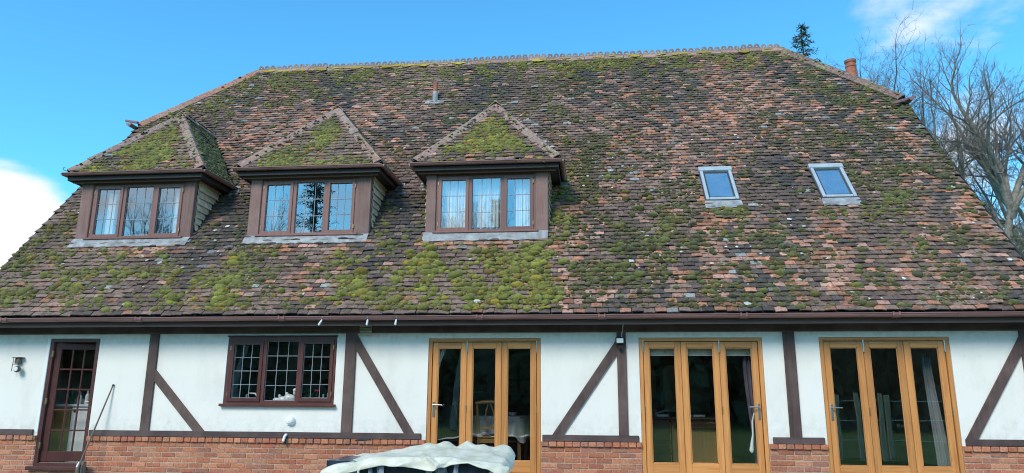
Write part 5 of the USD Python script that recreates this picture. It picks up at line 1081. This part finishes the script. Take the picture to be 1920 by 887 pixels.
# evergreen behind the ridge
def conifer(label, loc, hgt, seed, wid=.17, lo=.12, gap=(.42, .2), sparse=1.0):
    r = np.random.default_rng(seed); t = thing('conifer', label, 'tree', loc=loc); tk = np.array([(0, 0, 0), (.05, 0, hgt*.4), (-.05, 0, hgt*.75), (0, 0, hgt)])
    obj(t, 'trunk', MB().add(*tube(tk, [hgt*.016, hgt*.011, hgt*.006, .012], 8), tint=(.09, .07, .055)), 'bark', tint=True, smooth=True); lf = MB(); z = hgt*lo
    V, F, C = [], [], []
    while z < hgt*.995:
        fr_ = (hgt-z)/hgt; L = max(.18, wid*hgt*fr_**.75*r.uniform(.65, 1.1)); nb_ = r.integers(3, 6)
        for k in range(nb_):
            a = r.uniform(0, 2*pi); m_ = 10; tt = np.linspace(0, 1, m_); rise = r.uniform(-.05, .45)
            P = np.stack([np.cos(a)*L*tt, np.sin(a)*L*tt, z+L*(rise*tt-.28*tt**2+.12*tt**3)], 1)
            for q in range(1, m_):
                for _ in range(max(1, int(5*sparse))):
                    b = P[q-1]+(P[q]-P[q-1])*r.random(); dd = np.array([math.cos(a), math.sin(a), 0])*.6+r.normal(0, .55, 3)-[0, 0, .35]; dd /= np.linalg.norm(dd); l_ = r.uniform(.14, .42)*(1.1-.4*tt[q]); s_ = np.cross(dd, r.normal(0, 1, 3)); s_ /= np.linalg.norm(s_); w = l_*.085
                    o = len(V); V += [b, b+dd*l_*.5+s_*w, b+dd*l_, b+dd*l_*.5-s_*w]; F.append([o, o+1, o+2, o+3]); C += [np.array([.060, .088, .066])*r.uniform(.6, 1.3)]*4
            v, f = tube(P, np.linspace(.018, .005, m_), 3, caps=False); o = len(V); V += list(v); C += [np.array([.06, .05, .04])]*len(v); lf_ = f+o; F += [[x[0], x[1], x[2], x[2]] for x in lf_]
        z += r.uniform(*sorted(gap))*(.5+.7*fr_)
    F = np.array(F); lf.v.append(np.array(V)); lf.t.append(np.array(C)); lf.f.append(np.vstack([F[:, [0, 1, 2]], F[F[:, 2] != F[:, 3]][:, [0, 2, 3]]])); lf.n = len(V)
    obj(t, 'crown', lf, 'needles', tint=True, kind='stuff'); return t
conifer('dark evergreen tip showing above the right end of the ridge', (10.78, 24, G), 20.2, 51, wid=.25, lo=.62, gap=(.58, .34), sparse=.40)

# ------------------------------------------------------------------ the garden behind the camera, mirrored in the panes
def leafy(name, label, n, x0, x1, y0, y1, h0, h1, seed, tone, size=.5):
    r = np.random.default_rng(seed); x = r.uniform(x0, x1, n); y = r.uniform(y0, y1, n); top = h0+(h1-h0)*np.clip(.5+.6*np.asarray(snoise(np.stack([x*.12, y*.1, 0*x], -1)))+.25*np.asarray(snoise(np.stack([x*.5, y*.3, 0*x+4], -1))), 0, 1)
    z = top*r.random(n)**.7+G; c = np.stack([x, y, z], 1); d1 = r.normal(0, 1, (n, 3)); d1 /= np.linalg.norm(d1, axis=1, keepdims=True); d2 = np.cross(d1, r.normal(0, 1, (n, 3))); d2 /= np.linalg.norm(d2, axis=1, keepdims=True); s = (size*r.uniform(.5, 1.4, n))[:, None]
    V = np.stack([c-d1*s, c+d2*s*.6, c+d1*s, c-d2*s*.6], 1).reshape(-1, 3); q = np.arange(n*4).reshape(-1, 4)
    obj('/World', name, MB().add(V, q, np.repeat(np.array(tone)*r.uniform(.6, 1.3, (n, 1)), 4, 0)), 'needles', tint=True, kind='stuff', label=label, category='wood')
leafy('far_woodland', 'dark wood beyond the lawn, mirrored in the garden doors', 52000, -75, 75, -62, -48, 6.5, 10.5, 61, (.055, .075, .042), .8)
def mirror_tree(lb, x, y, made, rot): bare_tree(lb, (x, y, G), made, rotz=rot, group='bare trees across the lawn')
mirror_tree('bare tree across the lawn mirrored in the leftmost dormer window', -28.5, -30, oak1, 40)
mirror_tree('bare tree across the lawn mirrored beside the evergreen in the middle dormer window', -21.5, -32, oak4, 100)
mirror_tree('bare tree across the lawn mirrored in the rightmost dormer window', -8.2, -33, oak3, 10)
conifer('tall evergreen across the lawn mirrored in the middle dormer window', (-17.0, -30, G), 18.5, 53, wid=.17, lo=.08, gap=(.5, .3), sparse=.9)
conifer('evergreen tip across the lawn mirrored in the rightmost dormer window', (-5.6, -30, G), 13.6, 52, wid=.16, lo=.08, gap=(.5, .3), sparse=.8)
fn = thing('post_fence', 'post and wire fence mirrored in the right folding doors', 'fence')
for x, zt_ in ((7.52, 1.48), (8.12, 1.56), (8.36, 1.54), (8.82, 1.55), (9.02, 1.50), (11.2, 1.5)): obj(fn, 'post', MB().add(*cbox(x-.06, x+.06, -13.26, -13.14, -.7, zt_, .01)), 'fence_wood')
for z in (-.55, .1, .72, 1.28): obj(fn, 'wire', MB().add(*tube([(5.2, -13.2, z), (13.7, -13.2, z+.03)], .014, 5)), 'steel')
